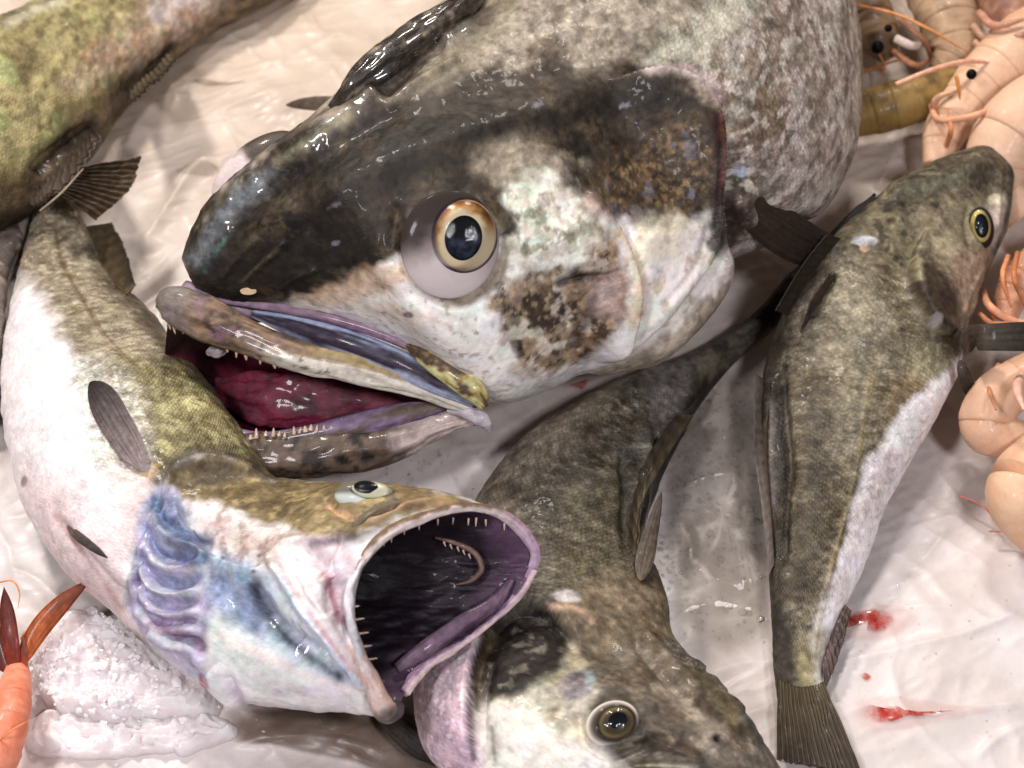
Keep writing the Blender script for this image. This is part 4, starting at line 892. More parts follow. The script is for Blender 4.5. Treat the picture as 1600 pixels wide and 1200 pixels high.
# lips
def lip(name, ths, r, colfn, parent=fish2, off=0.0):
    pts = ring(LIP2, np.radians(ths)); s = mpp(P(700, 900, .05)); return tube(name, pts, [x * s for x in r], M['flesh'], parent, (200, 190, 190), 130, 22, 0.8, UPV, colfn, wob=0.0006)
upl = lip('upper_jaw', [-30, -12, 8, 25, 45, 65, 80, 95], [7, 8, 9, 8, 7, 7.5, 8, 5], lambda u, th, V: (lambda n: mixs(mixs(np.ones((len(u), 3)) * lin((206, 192, 188)), np.ones((len(u), 3)) * lin((110, 88, 66)), sstep(0.1, 0.7, np.sin(th) * 0.2 + np.cos(th) * 0.8 + 0.3 * n)), np.ones((len(u), 3)) * lin((176, 146, 172)), sstep(0.4, 0.1, u) * 0.8))(fbm(V * 200, 4, 3)))
lwn = lip('lower_jaw', [88, 105, 122, 140, 158, 174, 186], [5, 7, 7, 8, 11, 17, 12], lambda u, th, V: (lambda n: mixs(mixs(mixs(np.ones((len(u), 3)) * lin((206, 202, 208)), np.ones((len(u), 3)) * lin((92, 82, 70)), sstep(0.1, 0.8, -np.cos(th) + 0.4 * n) * 0.7), np.ones((len(u), 3)) * lin((186, 146, 128)), sstep(0.5, 0.65, u + 0.1 * n) * 0.6), np.ones((len(u), 3)) * lin((60, 54, 54)), sstep(0.78, 0.9, u + 0.05 * n)))(fbm(V * 200, 4, 7)))
lwf = lip('far_lip', [330, 310, 290, 265, 240, 220, 205, 192], [7, 7, 6.5, 6, 7, 8, 9, 8], lambda u, th, V: (lambda n: mixs(np.ones((len(u), 3)) * lin((156, 126, 152)), np.ones((len(u), 3)) * lin((214, 190, 188)), sstep(-0.1, 0.6, np.sin(th) * 0.3 - np.cos(th) + 0.4 * n)))(fbm(V * 220, 4, 9)))
# cavity
th_l = np.linspace(0, 2 * np.pi, 200, endpoint=False); R0 = ring(LIP2, th_l); Cm = R0.mean(0); Dp = P(450, 905, .062)
tt = np.linspace(0, 1, 60); CV = np.array([Cm * 0 + (R0 - Cm) * (0.985 - 0.45 * t_ - 0.5 * t_ ** 3 - 0.05 * math.sin(math.pi * t_)) + Cm + (Dp - Cm) * (t_ * 0.85) for t_ in tt])
CV = CV + (fbm(CV.reshape(-1, 3) * np.array([40, 110, 60]), 4, 3) * 0.0032).reshape(60, 200)[..., None] * np.array([0, 0, 1.0])
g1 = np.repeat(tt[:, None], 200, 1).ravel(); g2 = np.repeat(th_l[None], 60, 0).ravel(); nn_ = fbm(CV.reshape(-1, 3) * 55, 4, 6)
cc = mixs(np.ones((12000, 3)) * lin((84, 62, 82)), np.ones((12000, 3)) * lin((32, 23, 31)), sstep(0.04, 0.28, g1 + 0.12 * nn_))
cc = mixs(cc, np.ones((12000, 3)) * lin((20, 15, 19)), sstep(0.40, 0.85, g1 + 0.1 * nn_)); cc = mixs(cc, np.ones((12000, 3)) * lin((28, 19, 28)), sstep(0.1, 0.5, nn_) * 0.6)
qi = np.arange(59)[:, None] * 200; qj = np.arange(200)[None]; qk = (qj + 1) % 200; zz = np.zeros(12000)
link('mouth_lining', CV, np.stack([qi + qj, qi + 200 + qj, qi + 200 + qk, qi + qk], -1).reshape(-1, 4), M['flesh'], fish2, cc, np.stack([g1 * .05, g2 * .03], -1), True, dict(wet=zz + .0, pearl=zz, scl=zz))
bv2 = BVHTree.FromPolygons(CV.reshape(-1, 3).tolist(), np.stack([qi + qj, qi + 200 + qj, qi + 200 + qk, qi + qk], -1).reshape(-1, 4).tolist())
def in2(px, py, off=0.0):
    d = ray(px, py); h = bv2.ray_cast(Vector(CAM), Vector(d)); return (np.array(h[0]) if h[0] is not None else P(px, py, .03)) - d * off
s2 = mpp(P(700, 900, .05))
arch = tube('gill_arch', [in2(680, 840, .004), in2(715, 850, .006), in2(745, 868, .006), in2(752, 890, .006), in2(738, 906, .005), in2(712, 914, .003)], [2 * s2, 4 * s2, 5 * s2, 5 * s2, 4 * s2, 1 * s2], M['flesh'], fish2, (120, 96, 88), 60, 14, 1.0, UPV, col_noise([(0, (46, 34, 35)), (1, (112, 88, 80))], 260, 0.4))
for q in ((694, 848), (704, 852), (715, 856), (724, 861), (733, 867)): tooth(arch, in2(q[0], q[1], .010), -UP * 0.8 + RIGHT * 0.3, 7 * s2, 1.6 * s2)
tube('tongue_fold', [in2(620, 1045, .004), in2(670, 1010, .007), in2(720, 975, .007), in2(775, 940, .005), in2(800, 905, .002)], [8 * s2, 13 * s2, 13 * s2, 11 * s2, 5 * s2], M['flesh'], fish2, (120, 92, 120), 70, 18, 0.5, UPV, col_noise([(0, (28, 19, 28)), (0.6, (66, 48, 66)), (1, (104, 82, 100))], 120, 0.5))
for k, (x, y) in enumerate([(612, 842), (632, 832), (655, 824), (684, 817), (708, 815), (732, 816), (744, 816), (759, 818), (788, 824), (600, 850)]):
    tooth(upl, in2(x, y - 4, .003), -UP + RIGHT * 0.1 * random.uniform(-1, 1), random.uniform(8, 12) * s2, 1.7 * s2)
for x, y in ((560, 968), (566, 990), (574, 1010), (582, 1030), (556, 948)):
    tooth(lwn, P(x - 3, y, .112 - (y - 950) * 0.00025) , RIGHT + UP * 0.15, random.uniform(8, 13) * s2, 1.6 * s2)
# fins
blade('pectoral_fin', [f2.at(226, 738, .003), f2.at(208, 705, .006), f2.at(182, 662, .007), f2.at(158, 622, .007), f2.at(140, 597, .005)], [.002, .0062, .0078, .0074, .003], M['fin'], fish2, (158, 142, 140), (26, 25, 26), 0.10, rays=5)
fin('dorsal_fin', [f2.at(138, 352, .001), f2.at(155, 395, .001), f2.at(178, 440, .001), f2.at(200, 462, .001)], [P(172, 348, .045), P(190, 378, .045), P(206, 428, .04), P(212, 446, .035)], M['fin'], fish2, (92, 78, 54), (58, 48, 38), 7, 70, 40, 0.0002, 0.0006, 8, dark=0.3)
blade('pelvic_fin', [f2.at(104, 822, .001), f2.at(122, 838, .002), f2.at(146, 856, .002), f2.at(168, 872, .001)], [.001, .0022, .0018, .0006], M['fin'], fish2, (120, 100, 94), (44, 40, 40), 0.3, rays=2)
# ------------------------------------------------------------------ the dark fish whose head leaves the bottom of the picture
TH3 = thetas(320, 0.72)
S3 = [sec(a, b, lift=l, front=fr, back=0.62) for a, b, l, fr in [((1292, 372), (1312, 392), .035, .5), ((1232, 430), (1256, 452), .02, .6), ((1188, 480), (1222, 502), .01, .8), ((1100, 540), (1150, 566), 0, .85), ((1010, 575), (1090, 640), 0, .8), ((900, 625), (1050, 715), 0, .75), ((810, 690), (1022, 778), 0, .7), ((750, 770), (1003, 835), 0, .62),
      ((715, 850), (1022, 880), 0, .56), ((690, 930), (1042, 930), 0, .54), ((660, 1010), (1052, 990), 0, .56), ((650, 1095), (1085, 1035), 0, .6), ((680, 1190), (1130, 1085), 0, .62), ((760, 1270), (1175, 1135), 0, .65), ((870, 1320), (1212, 1190), 0, .7), ((1010, 1345), (1240, 1250), 0, .75), ((1130, 1345), (1245, 1305), 0.02, .8)]]
f3 = Skin([sec_ring(s, TH3) for s in S3], 540, TH3, (86, 80, 71))
fish3 = thing('fish', 'olive brown fish with head cut by the bottom edge, tail under the right fish', 'fish', P(900, 950, 0))
f3.step([(745, 1200), (738, 1110), (744, 1040), (770, 985), (815, 955), (862, 965), (895, 995), (910, 1030)], 70, 0.006, 7)       # gill cover
f3.groove([(752, 1170), (756, 1090), (772, 1030)], 6, 0.002)
f3.ridge([(995, 985), (1020, 1010), (1060, 1050), (1100, 1095)], 9, 0.004); f3.groove([(985, 990), (1010, 1025), (1050, 1070), (1080, 1100)], 9, 0.003)
f3.ridge([(1062, 1030), (1100, 1062), (1140, 1100), (1180, 1150)], 12, 0.002)
for q in ([(1068, 1036), (1086, 1040), (1100, 1052)], [(1092, 1062), (1118, 1068), (1136, 1086)], [(1110, 1090), (1140, 1100), (1160, 1120)], [(1150, 1125), (1172, 1140), (1190, 1165)]): f3.ridge(q, 6, 0.0018)
f3.bump((958, 1130), 58, 50, 0.005); f3.groove([(905, 1120), (915, 1165), (955, 1182), (1000, 1165)], 8, 0.003, False)
f3.ridge([(1000, 1150), (1060, 1175), (1100, 1190)], 12, 0.003); f3.groove([(980, 1196), (1040, 1194), (1095, 1200)], 6, 0.006)
f3.bump((1120, 1155), 13, 11, 0.003); f3.bump((1120, 1155), 6, 5, -0.004)
f3.groove([(880, 985), (930, 1010), (990, 1030)], 16, 0.003)
f3.ridge([(1000, 640), (1010, 720), (1000, 790), (990, 850), (1000, 900)], 10, 0.004); f3.groove([(975, 700), (980, 790), (985, 880)], 10, 0.004)
f3.ridge([(1090, 610), (1050, 660), (1020, 730)], 8, 0.003)
f3.refresh(); f3.rough(55, 0.0008, 4, 18); f3.rough(230, 0.0002, 3, 19); f3.refresh()
f3.scale[:] = 0.7
al = (np.flatnonzero(f3.face > 0.01), 1.0)
f3.speck(90, 0.1, (66, 57, 42), 0.7, al, 2, 0.3, 5, 0.8); f3.speck(200, 0.3, (136, 129, 116), 0.5, al, 3, 0.2, 4, 2.2); f3.speck(300, 0.35, (40, 34, 26), 0.6, al, 4, 0.2, 4, 2.0)
f3.fill([(745, 780), (810, 690), (900, 625), (960, 600), (930, 660), (850, 720), (800, 800), (760, 870)], (136, 125, 110), 30, 0.7, (60, 26, 3))
f3.speck(170, 0.15, (70, 60, 46), 0.6, f3.mask([(745, 780), (810, 690), (900, 625), (930, 660), (850, 720), (800, 800)], 20), 5, 0.2, 4, 0.4)
f3.fill([(1000, 590), (1100, 540), (1160, 500), (1150, 540), (1090, 600), (1040, 660)], (120, 112, 112), 22, 0.6, (70, 12, 4)); f3.fill([(1085, 570), (1150, 530), (1180, 530), (1130, 585), (1090, 610)], (112, 102, 74), 14, 0.5, (90, 10, 4)); f3.fill([(1110, 545), (1190, 480), (1250, 425), (1270, 450), (1210, 510), (1140, 575)], (46, 40, 34), 16, 0.65, (80, 10, 4))
f3.fill([(1180, 470), (1240, 420), (1320, 360), (1320, 400), (1240, 470), (1190, 520)], (40, 33, 28), 10, 0.9); f3.line([(1150, 570), (1100, 615), (1050, 690), (1030, 760), (1010, 820)], 16, (42, 36, 30), 0.85, (80, 8, 2)); f3.line([(1000, 830), (1020, 880), (1040, 950), (1045, 1000)], 14, (62, 52, 38), 0.7, (80, 6, 2))
f3.line([(985, 690), (975, 780), (985, 880)], 16, (52, 45, 36), 0.75, (80, 8, 2))
f3.fill([(880, 760), (960, 740), (970, 900), (900, 930), (860, 850)], (92, 84, 62), 30, 0.5, (60, 20, 5))
tan = f3.mask([(870, 960), (940, 900), (1010, 900), (1045, 1000), (1000, 1020), (960, 1060), (900, 1010)], 22, (60, 18, 6)); f3.tint(tan, (104, 92, 75)); f3.tint(tan, 0.1, 1, 'scale'); f3.speck(80, 0.3, (84, 70, 50), 0.7, tan, 6, 0.25, 4)
f3.spot((888, 932), 24, 11, (188, 182, 180), 10, 0.85, (120, 0.4)); f3.line([(850, 948), (900, 950), (930, 975)], 6, (196, 164, 140), 0.6, (100, 4))
hd3 = f3.mask([(740, 1200), (735, 1080), (770, 975), (820, 950), (900, 985), (1000, 985), (1060, 1030), (1260, 1180), (1200, 1260), (760, 1260)], 6); f3.tint(hd3, 0.0, 1, 'scale')
sn = f3.mask([(960, 1020), (1010, 1000), (1100, 1080), (1220, 1190), (1180, 1240), (1080, 1190), (1010, 1140), (990, 1080), (930, 1060)], 16, (60, 14, 7)); f3.tint(sn, (98, 90, 80)); f3.speck(60, 0.25, (78, 64, 50), 0.7, sn, 8, 0.25, 5); f3.speck(200, 0.4, (168, 156, 136), 0.4, sn, 9, 0.2, 4)
f3.line([(1000, 985), (1040, 1030), (1100, 1090), (1160, 1150)], 9, (78, 66, 50), 0.8, (90, 5, 2)); f3.line([(1020, 1060), (1080, 1110), (1140, 1160)], 10, (150, 138, 124), 0.5, (60, 8, 2)); f3.fill([(1060, 1030), (1130, 1080), (1210, 1170), (1170, 1150), (1100, 1085)], (82, 72, 52), 10, 0.8, (100, 8, 3)); f3.line([(1155, 1110), (1180, 1135), (1195, 1165)], 8, (52, 56, 58), 0.8)
f3.line([(1000, 1150), (1050, 1165), (1100, 1180)], 12, (56, 44, 36), 0.85, (90, 6, 2)); f3.line([(1070, 1140), (1058, 1168)], 5, (50, 40, 34), 0.8)
f3.spot((1120, 1155), 12, 9, (84, 74, 66), 0, 0.9); f3.spot((1120, 1155), 6, 5, (34, 28, 26), 0, 0.95)
ck3 = f3.mask([(755, 1200), (760, 1100), (800, 1060), (850, 1020), (890, 1010), (925, 1060), (920, 1120), (950, 1180), (1080, 1195), (1100, 1260), (780, 1260)], 12, (80, 12, 9)); f3.tint(ck3, (164, 158, 144)); f3.tint(ck3, 0.6, 1, 'pearl'); f3.speck(70, 0.1, (108, 96, 70), 0.7, ck3, 11, 0.3, 5); f3.speck(140, 0.35, (212, 204, 180), 0.7, ck3, 12, 0.2, 4)
f3.fill([(760, 1110), (820, 1120), (880, 1150), (960, 1185), (900, 1260), (770, 1260)], (222, 219, 213), 20, 0.85, (60, 16, 5)); f3.line([(880, 1010), (900, 1030), (870, 1055), (850, 1070)], 8, (150, 138, 96), 0.5, (120, 6)); f3.spot((900, 1070), 26, 22, (98, 90, 96), -15, 0.85, (120, 0.2)); f3.spot((922, 1062), 8, 14, (150, 170, 176), 10, 0.5, (150, 0.4))
dk = f3.mask([(762, 1085), (748, 1020), (785, 965), (835, 952), (875, 982), (895, 1020), (860, 1052), (800, 1092)], 12, (70, 12, 8)); f3.tint(dk, (26, 21, 18)); f3.speck(220, 0.35, (98, 92, 82), 0.6, dk, 14, 0.2, 4); f3.line([(748, 1120), (750, 1040), (778, 985)], 8, (74, 62, 44), 0.8)
f3.line([(760, 1200), (752, 1130), (760, 1090)], 8, (190, 182, 178), 0.7, (80, 4)); f3.line([(775, 1200), (768, 1130)], 5, (100, 92, 84), 0.7)
be3 = f3.mask([(640, 1050), (690, 1000), (745, 980), (738, 1060), (738, 1120), (748, 1260), (640, 1260)], 8, (80, 5)); f3.tint(be3, (196, 172, 184)); f3.tint(be3, 0.7, 1, 'pearl'); f3.tint(be3, 0.4, 1, 'scale'); f3.speck(330, 0.5, (236, 222, 226), 0.8, be3, 16, 0.1, 2)
f3.line([(742, 1200), (734, 1120), (738, 1050), (760, 990)], 5, (40, 32, 28), 0.9)
f3.line([(1140, 575), (1085, 640), (1040, 725), (1012, 800)], 14, (30, 25, 21), 0.85, (80, 6, 2)); f3.grain(330, 0.65); f3.grain(160, 0.5, None, 78, 4); f3.grain(50, 0.28, None, 79, 3)
f3.line([(1080, 620), (1030, 690), (1005, 790), (990, 880)], 12, 0.9, 0.9, what='wet')
body3 = f3.build('body', M['skin'], fish3)
def ball3(R, A, V): return mixs(np.ones((len(R), 3)) * lin((60, 52, 44)), np.ones((len(R), 3)) * lin((222, 212, 200)), np.exp(-((R - 0.76) / 0.16) ** 2) * sstep(-0.9, 0.2, -np.sin(A + 0.5) + 0.3))
def iris3(R, A, V): return mixs(mixs(np.ones((len(R), 3)) * lin((64, 54, 42)), np.ones((len(R), 3)) * lin((112, 98, 66)), np.exp(-((R - 0.58) / 0.10) ** 2)), np.ones((len(R), 3)) * lin((196, 182, 168)), sstep(0.9, 1.0, R) * 0.6)
fish_eye(fish3, f3, (957, 1130), 43, 35, (963, 1129), 32, 27, (965, 1126), 15, 13, ball3, iris3, 0.4, 0.6, -25, 0.3, pupil_tint=(26, 26, 34))
blade('dorsal_fin', [f3.at(1000, 908, .002), P(1006, 880, .045), P(1018, 830, .042), P(1034, 768, .038)], [.0025, .0042, .0035, .0008], M['fin'], fish3, (96, 84, 70), (70, 62, 58), 0.25, rays=2)
fin('dorsal_fin', [f3.at(1060, 650, .001), f3.at(1020, 700, .002), f3.at(990, 780, .002), f3.at(985, 850, .001)], [P(1084, 650, .026), P(1036, 724, .03), P(1002, 790, .036), P(994, 870, .045)], M['fin'], fish3, (60, 52, 42), (76, 66, 50), 9, 90, 30, 0.0003, 0.0006, 14, dark=0.3)
blade('pelvic_fin', [P(590, 1112, .012), P(625, 1142, .014), P(665, 1172, .014), P(706, 1188, .012)], [.003, .0055, .0055, .002], M['fin'], fish3, (64, 56, 50), (44, 38, 34), 0.2, rays=3)
fin('tail_fin', [P(1236, 432, .035), P(1244, 442, .04), P(1252, 452, .035)], [P(1362, 306, .055), P(1374, 314, .06), P(1352, 352, .05)], M['fin'], fish3, (40, 34, 28), (34, 29, 26), 6, 50, 60, 0.0008, 0.001, 16, dark=0.4)
# ------------------------------------------------------------------ the fish along the right side
TH4 = thetas(320, 0.72)
S4 = [sec(a, b, lift=l, front=fr, back=0.7) for a, b, l, fr in [((1214, 1090), (1290, 1090), 0, .25), ((1209, 1040), (1284, 1045), 0, .6), ((1207, 1000), (1296, 1000), 0, .7), ((1202, 900), (1342, 905), 0, .75), ((1196, 800), (1384, 795), 0, .75), ((1190, 700), (1436, 700), 0, .75), ((1190, 620), (1478, 625), 0, .75), ((1200, 550), (1500, 575), 0, .75),
      ((1225, 485), (1508, 530), 0.012, .75), ((1264, 420), (1518, 490), 0.02, .72), ((1312, 358), (1530, 450), 0.024, .72), ((1370, 308), (1552, 405), 0.026, .72), ((1430, 266), (1574, 350), 0.03, .75), ((1490, 240), (1583, 302), 0.036, .8), ((1528, 229), (1584, 270), 0.042, .8), ((1550, 227), (1576, 246), 0.046, .8)]]
f4 = Skin([sec_ring(s, TH4) for s in S4], 540, TH4, (110, 102, 86))
fish4 = thing('fish', 'slim fish with white belly lying along the right side, tail towards the bottom', 'fish', P(1350, 650, 0))
f4.step([(1505, 530), (1470, 520), (1440, 480), (1425, 430), (1432, 390), (1450, 350)], 50, -0.005, 3)
f4.ridge([(1436, 400), (1440, 460), (1470, 505), (1500, 515)], 14, 0.004); f4.bump((1470, 450), 28, 44, 0.003, 20)
f4.groove([(1575, 262), (1572, 310), (1562, 360), (1545, 405)], 5, 0.004); f4.ridge([(1560, 262), (1558, 310), (1548, 370)], 6, 0.002)
f4.bump((1533, 355), 30, 40, 0.004); f4.groove([(1514, 320), (1508, 355), (1518, 395)], 6, 0.002)
f4.ridge([(1380, 310), (1440, 285), (1500, 270), (1550, 245)], 14, 0.003); f4.groove([(1400, 320), (1450, 300), (1500, 290)], 10, 0.002)
for q in ([(1500, 500), (1520, 450), (1540, 410)], [(1510, 500), (1532, 455), (1550, 415)]): f4.ridge(q, 4, 0.0015)
f4.groove([(1225, 560), (1222, 640), (1232, 720), (1225, 800), (1222, 900)], 9, 0.004); f4.ridge([(1208, 560), (1200, 700), (1206, 850)], 9, 0.003)
f4.groove([(1262, 500), (1285, 460), (1305, 425)], 7, 0.004)
f4.bump((1390, 340), 8, 6, 0.002); f4.groove([(1340, 395), (1370, 380), (1400, 385)], 6, 0.002)
f4.ridge([(1365, 560), (1350, 640), (1340, 720), (1322, 800), (1298, 890), (1280, 970), (1272, 1040)], 4, 0.0008)
f4.refresh(); f4.rough(55, 0.0006, 4, 28); f4.rough(230, 0.0002, 3, 29); f4.refresh()
f4.scale[:] = 0.6
al = (np.flatnonzero(f4.face > 0.01), 1.0)
f4.speck(70, 0.1, (84, 72, 50), 0.6, al, 2, 0.3, 5, 0.6); f4.speck(190, 0.25, (142, 134, 114), 0.5, al, 3, 0.2, 4, 2.4); f4.speck(260, 0.3, (58, 48, 34), 0.55, al, 4, 0.2, 4, 2.6)
f4.fill([(1170, 600), (1215, 480), (1262, 410), (1290, 420), (1240, 500), (1226, 600), (1232, 720), (1228, 900), (1236, 1000), (1225, 1100), (1190, 1100), (1180, 800)], (40, 33, 28), 14, 0.9, (70, 8, 5)); f4.line([(1226, 590), (1222, 680), (1230, 760), (1224, 860)], 7, (26, 22, 20), 0.85, (100, 4)); f4.line([(1205, 620), (1204, 720), (1208, 800)], 7, (112, 104, 102), 0.6, (80, 4)); f4.line([(1262, 502), (1285, 460), (1308, 422)], 8, (36, 30, 24), 0.9)
f4.fill([(1235, 500), (1262, 470), (1290, 440), (1270, 480), (1250, 520)], (128, 118, 104), 8, 0.6, (100, 6))
f4.line([(1255, 780), (1250, 860), (1245, 950)], 26, (62, 54, 38), 0.6, (60, 14, 3))
f4.fill([(1400, 600), (1440, 560), (1450, 640), (1400, 700), (1380, 660)], (128, 108, 84), 26, 0.6, (60, 14, 3)); f4.fill([(1420, 530), (1470, 540), (1490, 590), (1450, 600)], (150, 146, 118), 20, 0.7, (80, 14, 3))
wb = f4.mask([(1520, 550), (1490, 566), (1450, 600), (1398, 660), (1352, 740), (1314, 850), (1288, 930), (1276, 1000), (1272, 1080), (1300, 1090), (1420, 800), (1520, 640)], 11, (70, 10, 6)); f4.tint(wb, (240, 236, 239)); f4.tint(wb, 0.5, 1, 'pearl'); f4.tint(wb, 0.3, 1, 'scale'); f4.speck(300, 0.4, (190, 178, 186), 0.5, wb, 7, 0.2, 3, 1.6)
f4.line([(1410, 690), (1370, 760), (1330, 860), (1300, 950)], 14, (176, 156, 152), 0.55, (70, 8)); f4.line([(1368, 560), (1352, 640), (1342, 720), (1322, 800), (1298, 890), (1280, 970), (1272, 1040)], 3.2, (146, 130, 86), 0.6, (150, 2))
f4.fill([(1255, 1000), (1285, 980), (1290, 1060), (1262, 1080)], (150, 140, 100), 10, 0.6)
hd4 = f4.mask([(1300, 360), (1420, 260), (1550, 215), (1600, 280), (1560, 420), (1510, 520), (1450, 520), (1420, 430), (1350, 420)], 14, (60, 8)); f4.tint(hd4, 0.1, 1, 'scale'); f4.tint(hd4, (104, 94, 74), 0.7)
f4.fill([(1360, 310), (1430, 262), (1550, 222), (1590, 260), (1560, 290), (1480, 300), (1400, 340)], (58, 52, 44), 16, 0.8, (70, 14, 3)); f4.speck(130, 0.3, (120, 114, 92), 0.6, hd4, 12, 0.2, 4); f4.speck(150, 0.45, (40, 36, 30), 0.7, hd4, 13, 0.15, 4)
f4.line([(1400, 300), (1460, 290), (1520, 262)], 9, (116, 114, 96), 0.6, (100, 6)); f4.fill([(1440, 340), (1500, 330), (1510, 400), (1470, 420), (1440, 390)], (138, 126, 104), 18, 0.6, (70, 14)); f4.spot((1480, 385), 22, 14, (172, 160, 130), 20, 0.6, (90, .4))
f4.fill([(1490, 400), (1540, 400), (1530, 460), (1505, 510), (1490, 460)], (164, 140, 122), 16, 0.7, (80, 8)); f4.fill([(1545, 310), (1565, 300), (1570, 350), (1550, 400), (1545, 360)], (186, 170, 160), 7, 0.8); f4.spot((1556, 312), 14, 9, (206, 198, 168), -10, 0.8)
f4.line([(1582, 255), (1580, 310), (1568, 360), (1548, 410)], 6, (48, 40, 34), 0.9)
f4.fill([(1425, 415), (1450, 405), (1490, 440), (1505, 490), (1500, 520), (1470, 518), (1440, 480)], (50, 40, 32), 12, 0.9, (70, 10, 8)); f4.line([(1432, 400), (1436, 440)], 8, (150, 144, 112), 0.5); f4.spot((1462, 500), 8, 14, (172, 164, 160), 30, 0.6, (120, .4))
f4.spot((1352, 376), 18, 7, (184, 184, 192), 0, 0.9, (140, 0.5)); f4.spot((1352, 388), 8, 6, (206, 172, 150), 0, 0.7, (140, 0.4)); f4.spot((1388, 344), 11, 7, (84, 72, 48), 0, 0.8); f4.spot((1388, 344), 5, 4, (40, 34, 26), 0, 0.8)
f4.line([(1290, 560), (1275, 700), (1262, 830), (1250, 960)], 30, (56, 49, 39), 0.6, (60, 16, 3)); f4.fill([(1300, 470), (1370, 440), (1390, 520), (1350, 620), (1320, 720), (1310, 600)], (150, 142, 122), 24, 0.5, (60, 20, 3))  # darker side band and a pale highlight along the axis, painted on
f4.grain(330, 0.65); f4.grain(160, 0.4, None, 78, 4); f4.grain(50, 0.25, None, 79, 3)
body4 = f4.build('body', M['skin'], fish4)
def ball4(R, A, V): return mixs(np.ones((len(R), 3)) * lin((38, 32, 28)), np.ones((len(R), 3)) * lin((120, 104, 84)), sstep(0.86, 1.0, R))
def iris4(R, A, V): return mixs(np.ones((len(R), 3)) * lin((196, 176, 104)), np.ones((len(R), 3)) * lin((46, 38, 30)), sstep(0.86, 1.0, R))
fish_eye(fish4, f4, (1534, 356), 20, 33, (1533, 353), 16, 26, (1533, 353), 11, 19, ball4, iris4, 0.4, 0.7, -6, 0.3, pupil_tint=(24, 28, 50))
blade('pectoral_fin', [f4.at(1462, 520, -.014), f4.at(1490, 528, -.001), P(1540, 527, .075), P(1590, 526, .075), P(1640, 526, .07)], [.001, .0045, .0066, .0072, .0075], M['fin'], fish4, (88, 72, 60), (48, 41, 35), 0.11, rays=6)
blade('pelvic_fin', [P(1500, 562, .05), P(1506, 585, .045), P(1516, 610, .035), P(1524, 632, .03)], [.002, .0032, .0034, .001], M['fin'], fish4, (70, 60, 54), (40, 34, 32), 0.3, rays=2)
fin('tail_fin', [f4.at(1215, 1062, .001), f4.at(1250, 1075, .002), f4.at(1287, 1066, .001)], [P(1214, 1186, .006), P(1268, 1196, .008), P(1346, 1212, .004)], M['fin'], fish4, (86, 74, 54), (70, 60, 52), 16, 90, 50, 0.0006, 0.0008, 25, dark=0.5)
fin('anal_fin', [f4.at(1320, 945, .001), f4.at(1303, 985, .001), f4.at(1290, 1040, .001)], [P(1330, 955, .012), P(1318, 1000, .008), P(1290, 1078, .006)], M['fin'], fish4, (110, 92, 86), (66, 54, 50), 8, 60, 20, 0.0004, 0.0006, 26)
fin('dorsal_fin', [f4.at(1206, 600, .001), f4.at(1200, 700, .001), f4.at(1206, 800, .001), f4.at(1210, 880, .001)], [P(1182, 585, .03), P(1180, 700, .028), P(1192, 800, .026), P(1202, 900, .02)], M['fin'], fish4, (70, 60, 52), (104, 94, 88), 18, 90, 20, 0.0001, 0.0006, 27, dark=0.15)
fin('dorsal_fin', [f4.at(1262, 500, .001), f4.at(1282, 468, .001), f4.at(1302, 436, .001)], [f4.at(1250, 520, .003), f4.at(1268, 470, .006), f4.at(1296, 428, .004)], M['fin'], fish4, (50, 42, 34), (60, 52, 42), 6, 50, 20, 0.0001, 0.0008, 28, dark=0.15)
fin('dorsal_fin', [f4.at(1312, 372, .001), f4.at(1282, 410, .001), f4.at(1255, 450, .001), f4.at(1230, 492, .001)], [P(1292, 366, .075), P(1262, 404, .07), P(1236, 444, .065), P(1212, 486, .06)], M['fin'], fish4, (50, 42, 34), (40, 34, 28), 10, 60, 20, 0.0001, 0.0006, 29, dark=0.15)
# ------------------------------------------------------------------ the fish in the upper left corner
TH5 = thetas(240, 0.72)
S5 = [sec(a, b, lift=0, back=0.75, front=0.8) for a, b in [((-420, 190), (-330, 420)), ((-260, 120), (-140, 420)), ((-120, 70), (-20, 375)), ((-30, 38), (70, 320)), ((40, 5), (140, 250)), ((110, -30), (190, 180)), ((190, -65), (262, 105)), ((270, -105), (342, 45)), ((350, -130), (430, 0)), ((420, -150), (490, -45))]]
f5 = Skin([sec_ring(s, TH5) for s in S5], 320, TH5, (160, 148, 104))
fish5 = thing('fish', 'yellowish olive fish body cut by the upper left corner', 'fish', P(100, 150, 0))
f5.groove([(48, 275), (90, 235), (130, 205), (155, 185)], 10, 0.006); f5.ridge([(60, 290), (110, 250), (150, 215)], 9, 0.004); f5.ridge([(205, 150), (240, 118), (270, 85)], 9, 0.004); f5.groove([(225, 120), (255, 92), (275, 65)], 6, 0.003)
f5.refresh(); f5.rough(50, 0.0014, 4, 38); f5.rough(200, 0.0004, 3, 39); f5.refresh(); f5.scale[:] = 0.6
al = (np.flatnonzero(f5.face > 0.01), 1.0)
f5.fill([(-60, 40), (120, -20), (260, -40), (330, 0), (200, 80), (120, 150), (40, 220), (-60, 280)], (170, 160, 116), 40, 0.8, (40, 20, 2)); f5.speck(80, 0.15, (128, 114, 78), 0.6, al, 3, 0.3, 5, 0.6); f5.speck(240, 0.3, (96, 84, 56), 0.55, al, 4, 0.2, 4, 0.5); f5.speck(60, 0.45, (150, 166, 110), 0.5, al, 6, 0.25, 3)
ed = f5.mask([(60, 350), (-60, 400), (-60, 330), (40, 270), (130, 170), (220, 80), (330, -20), (480, -60), (420, 30), (300, 90), (200, 170)], 20, (50, 16, 5)); f5.tint(ed, (104, 88, 66)); f5.speck(110, 0.1, (52, 42, 34), 0.7, ed, 7, 0.25, 4, 0.5)
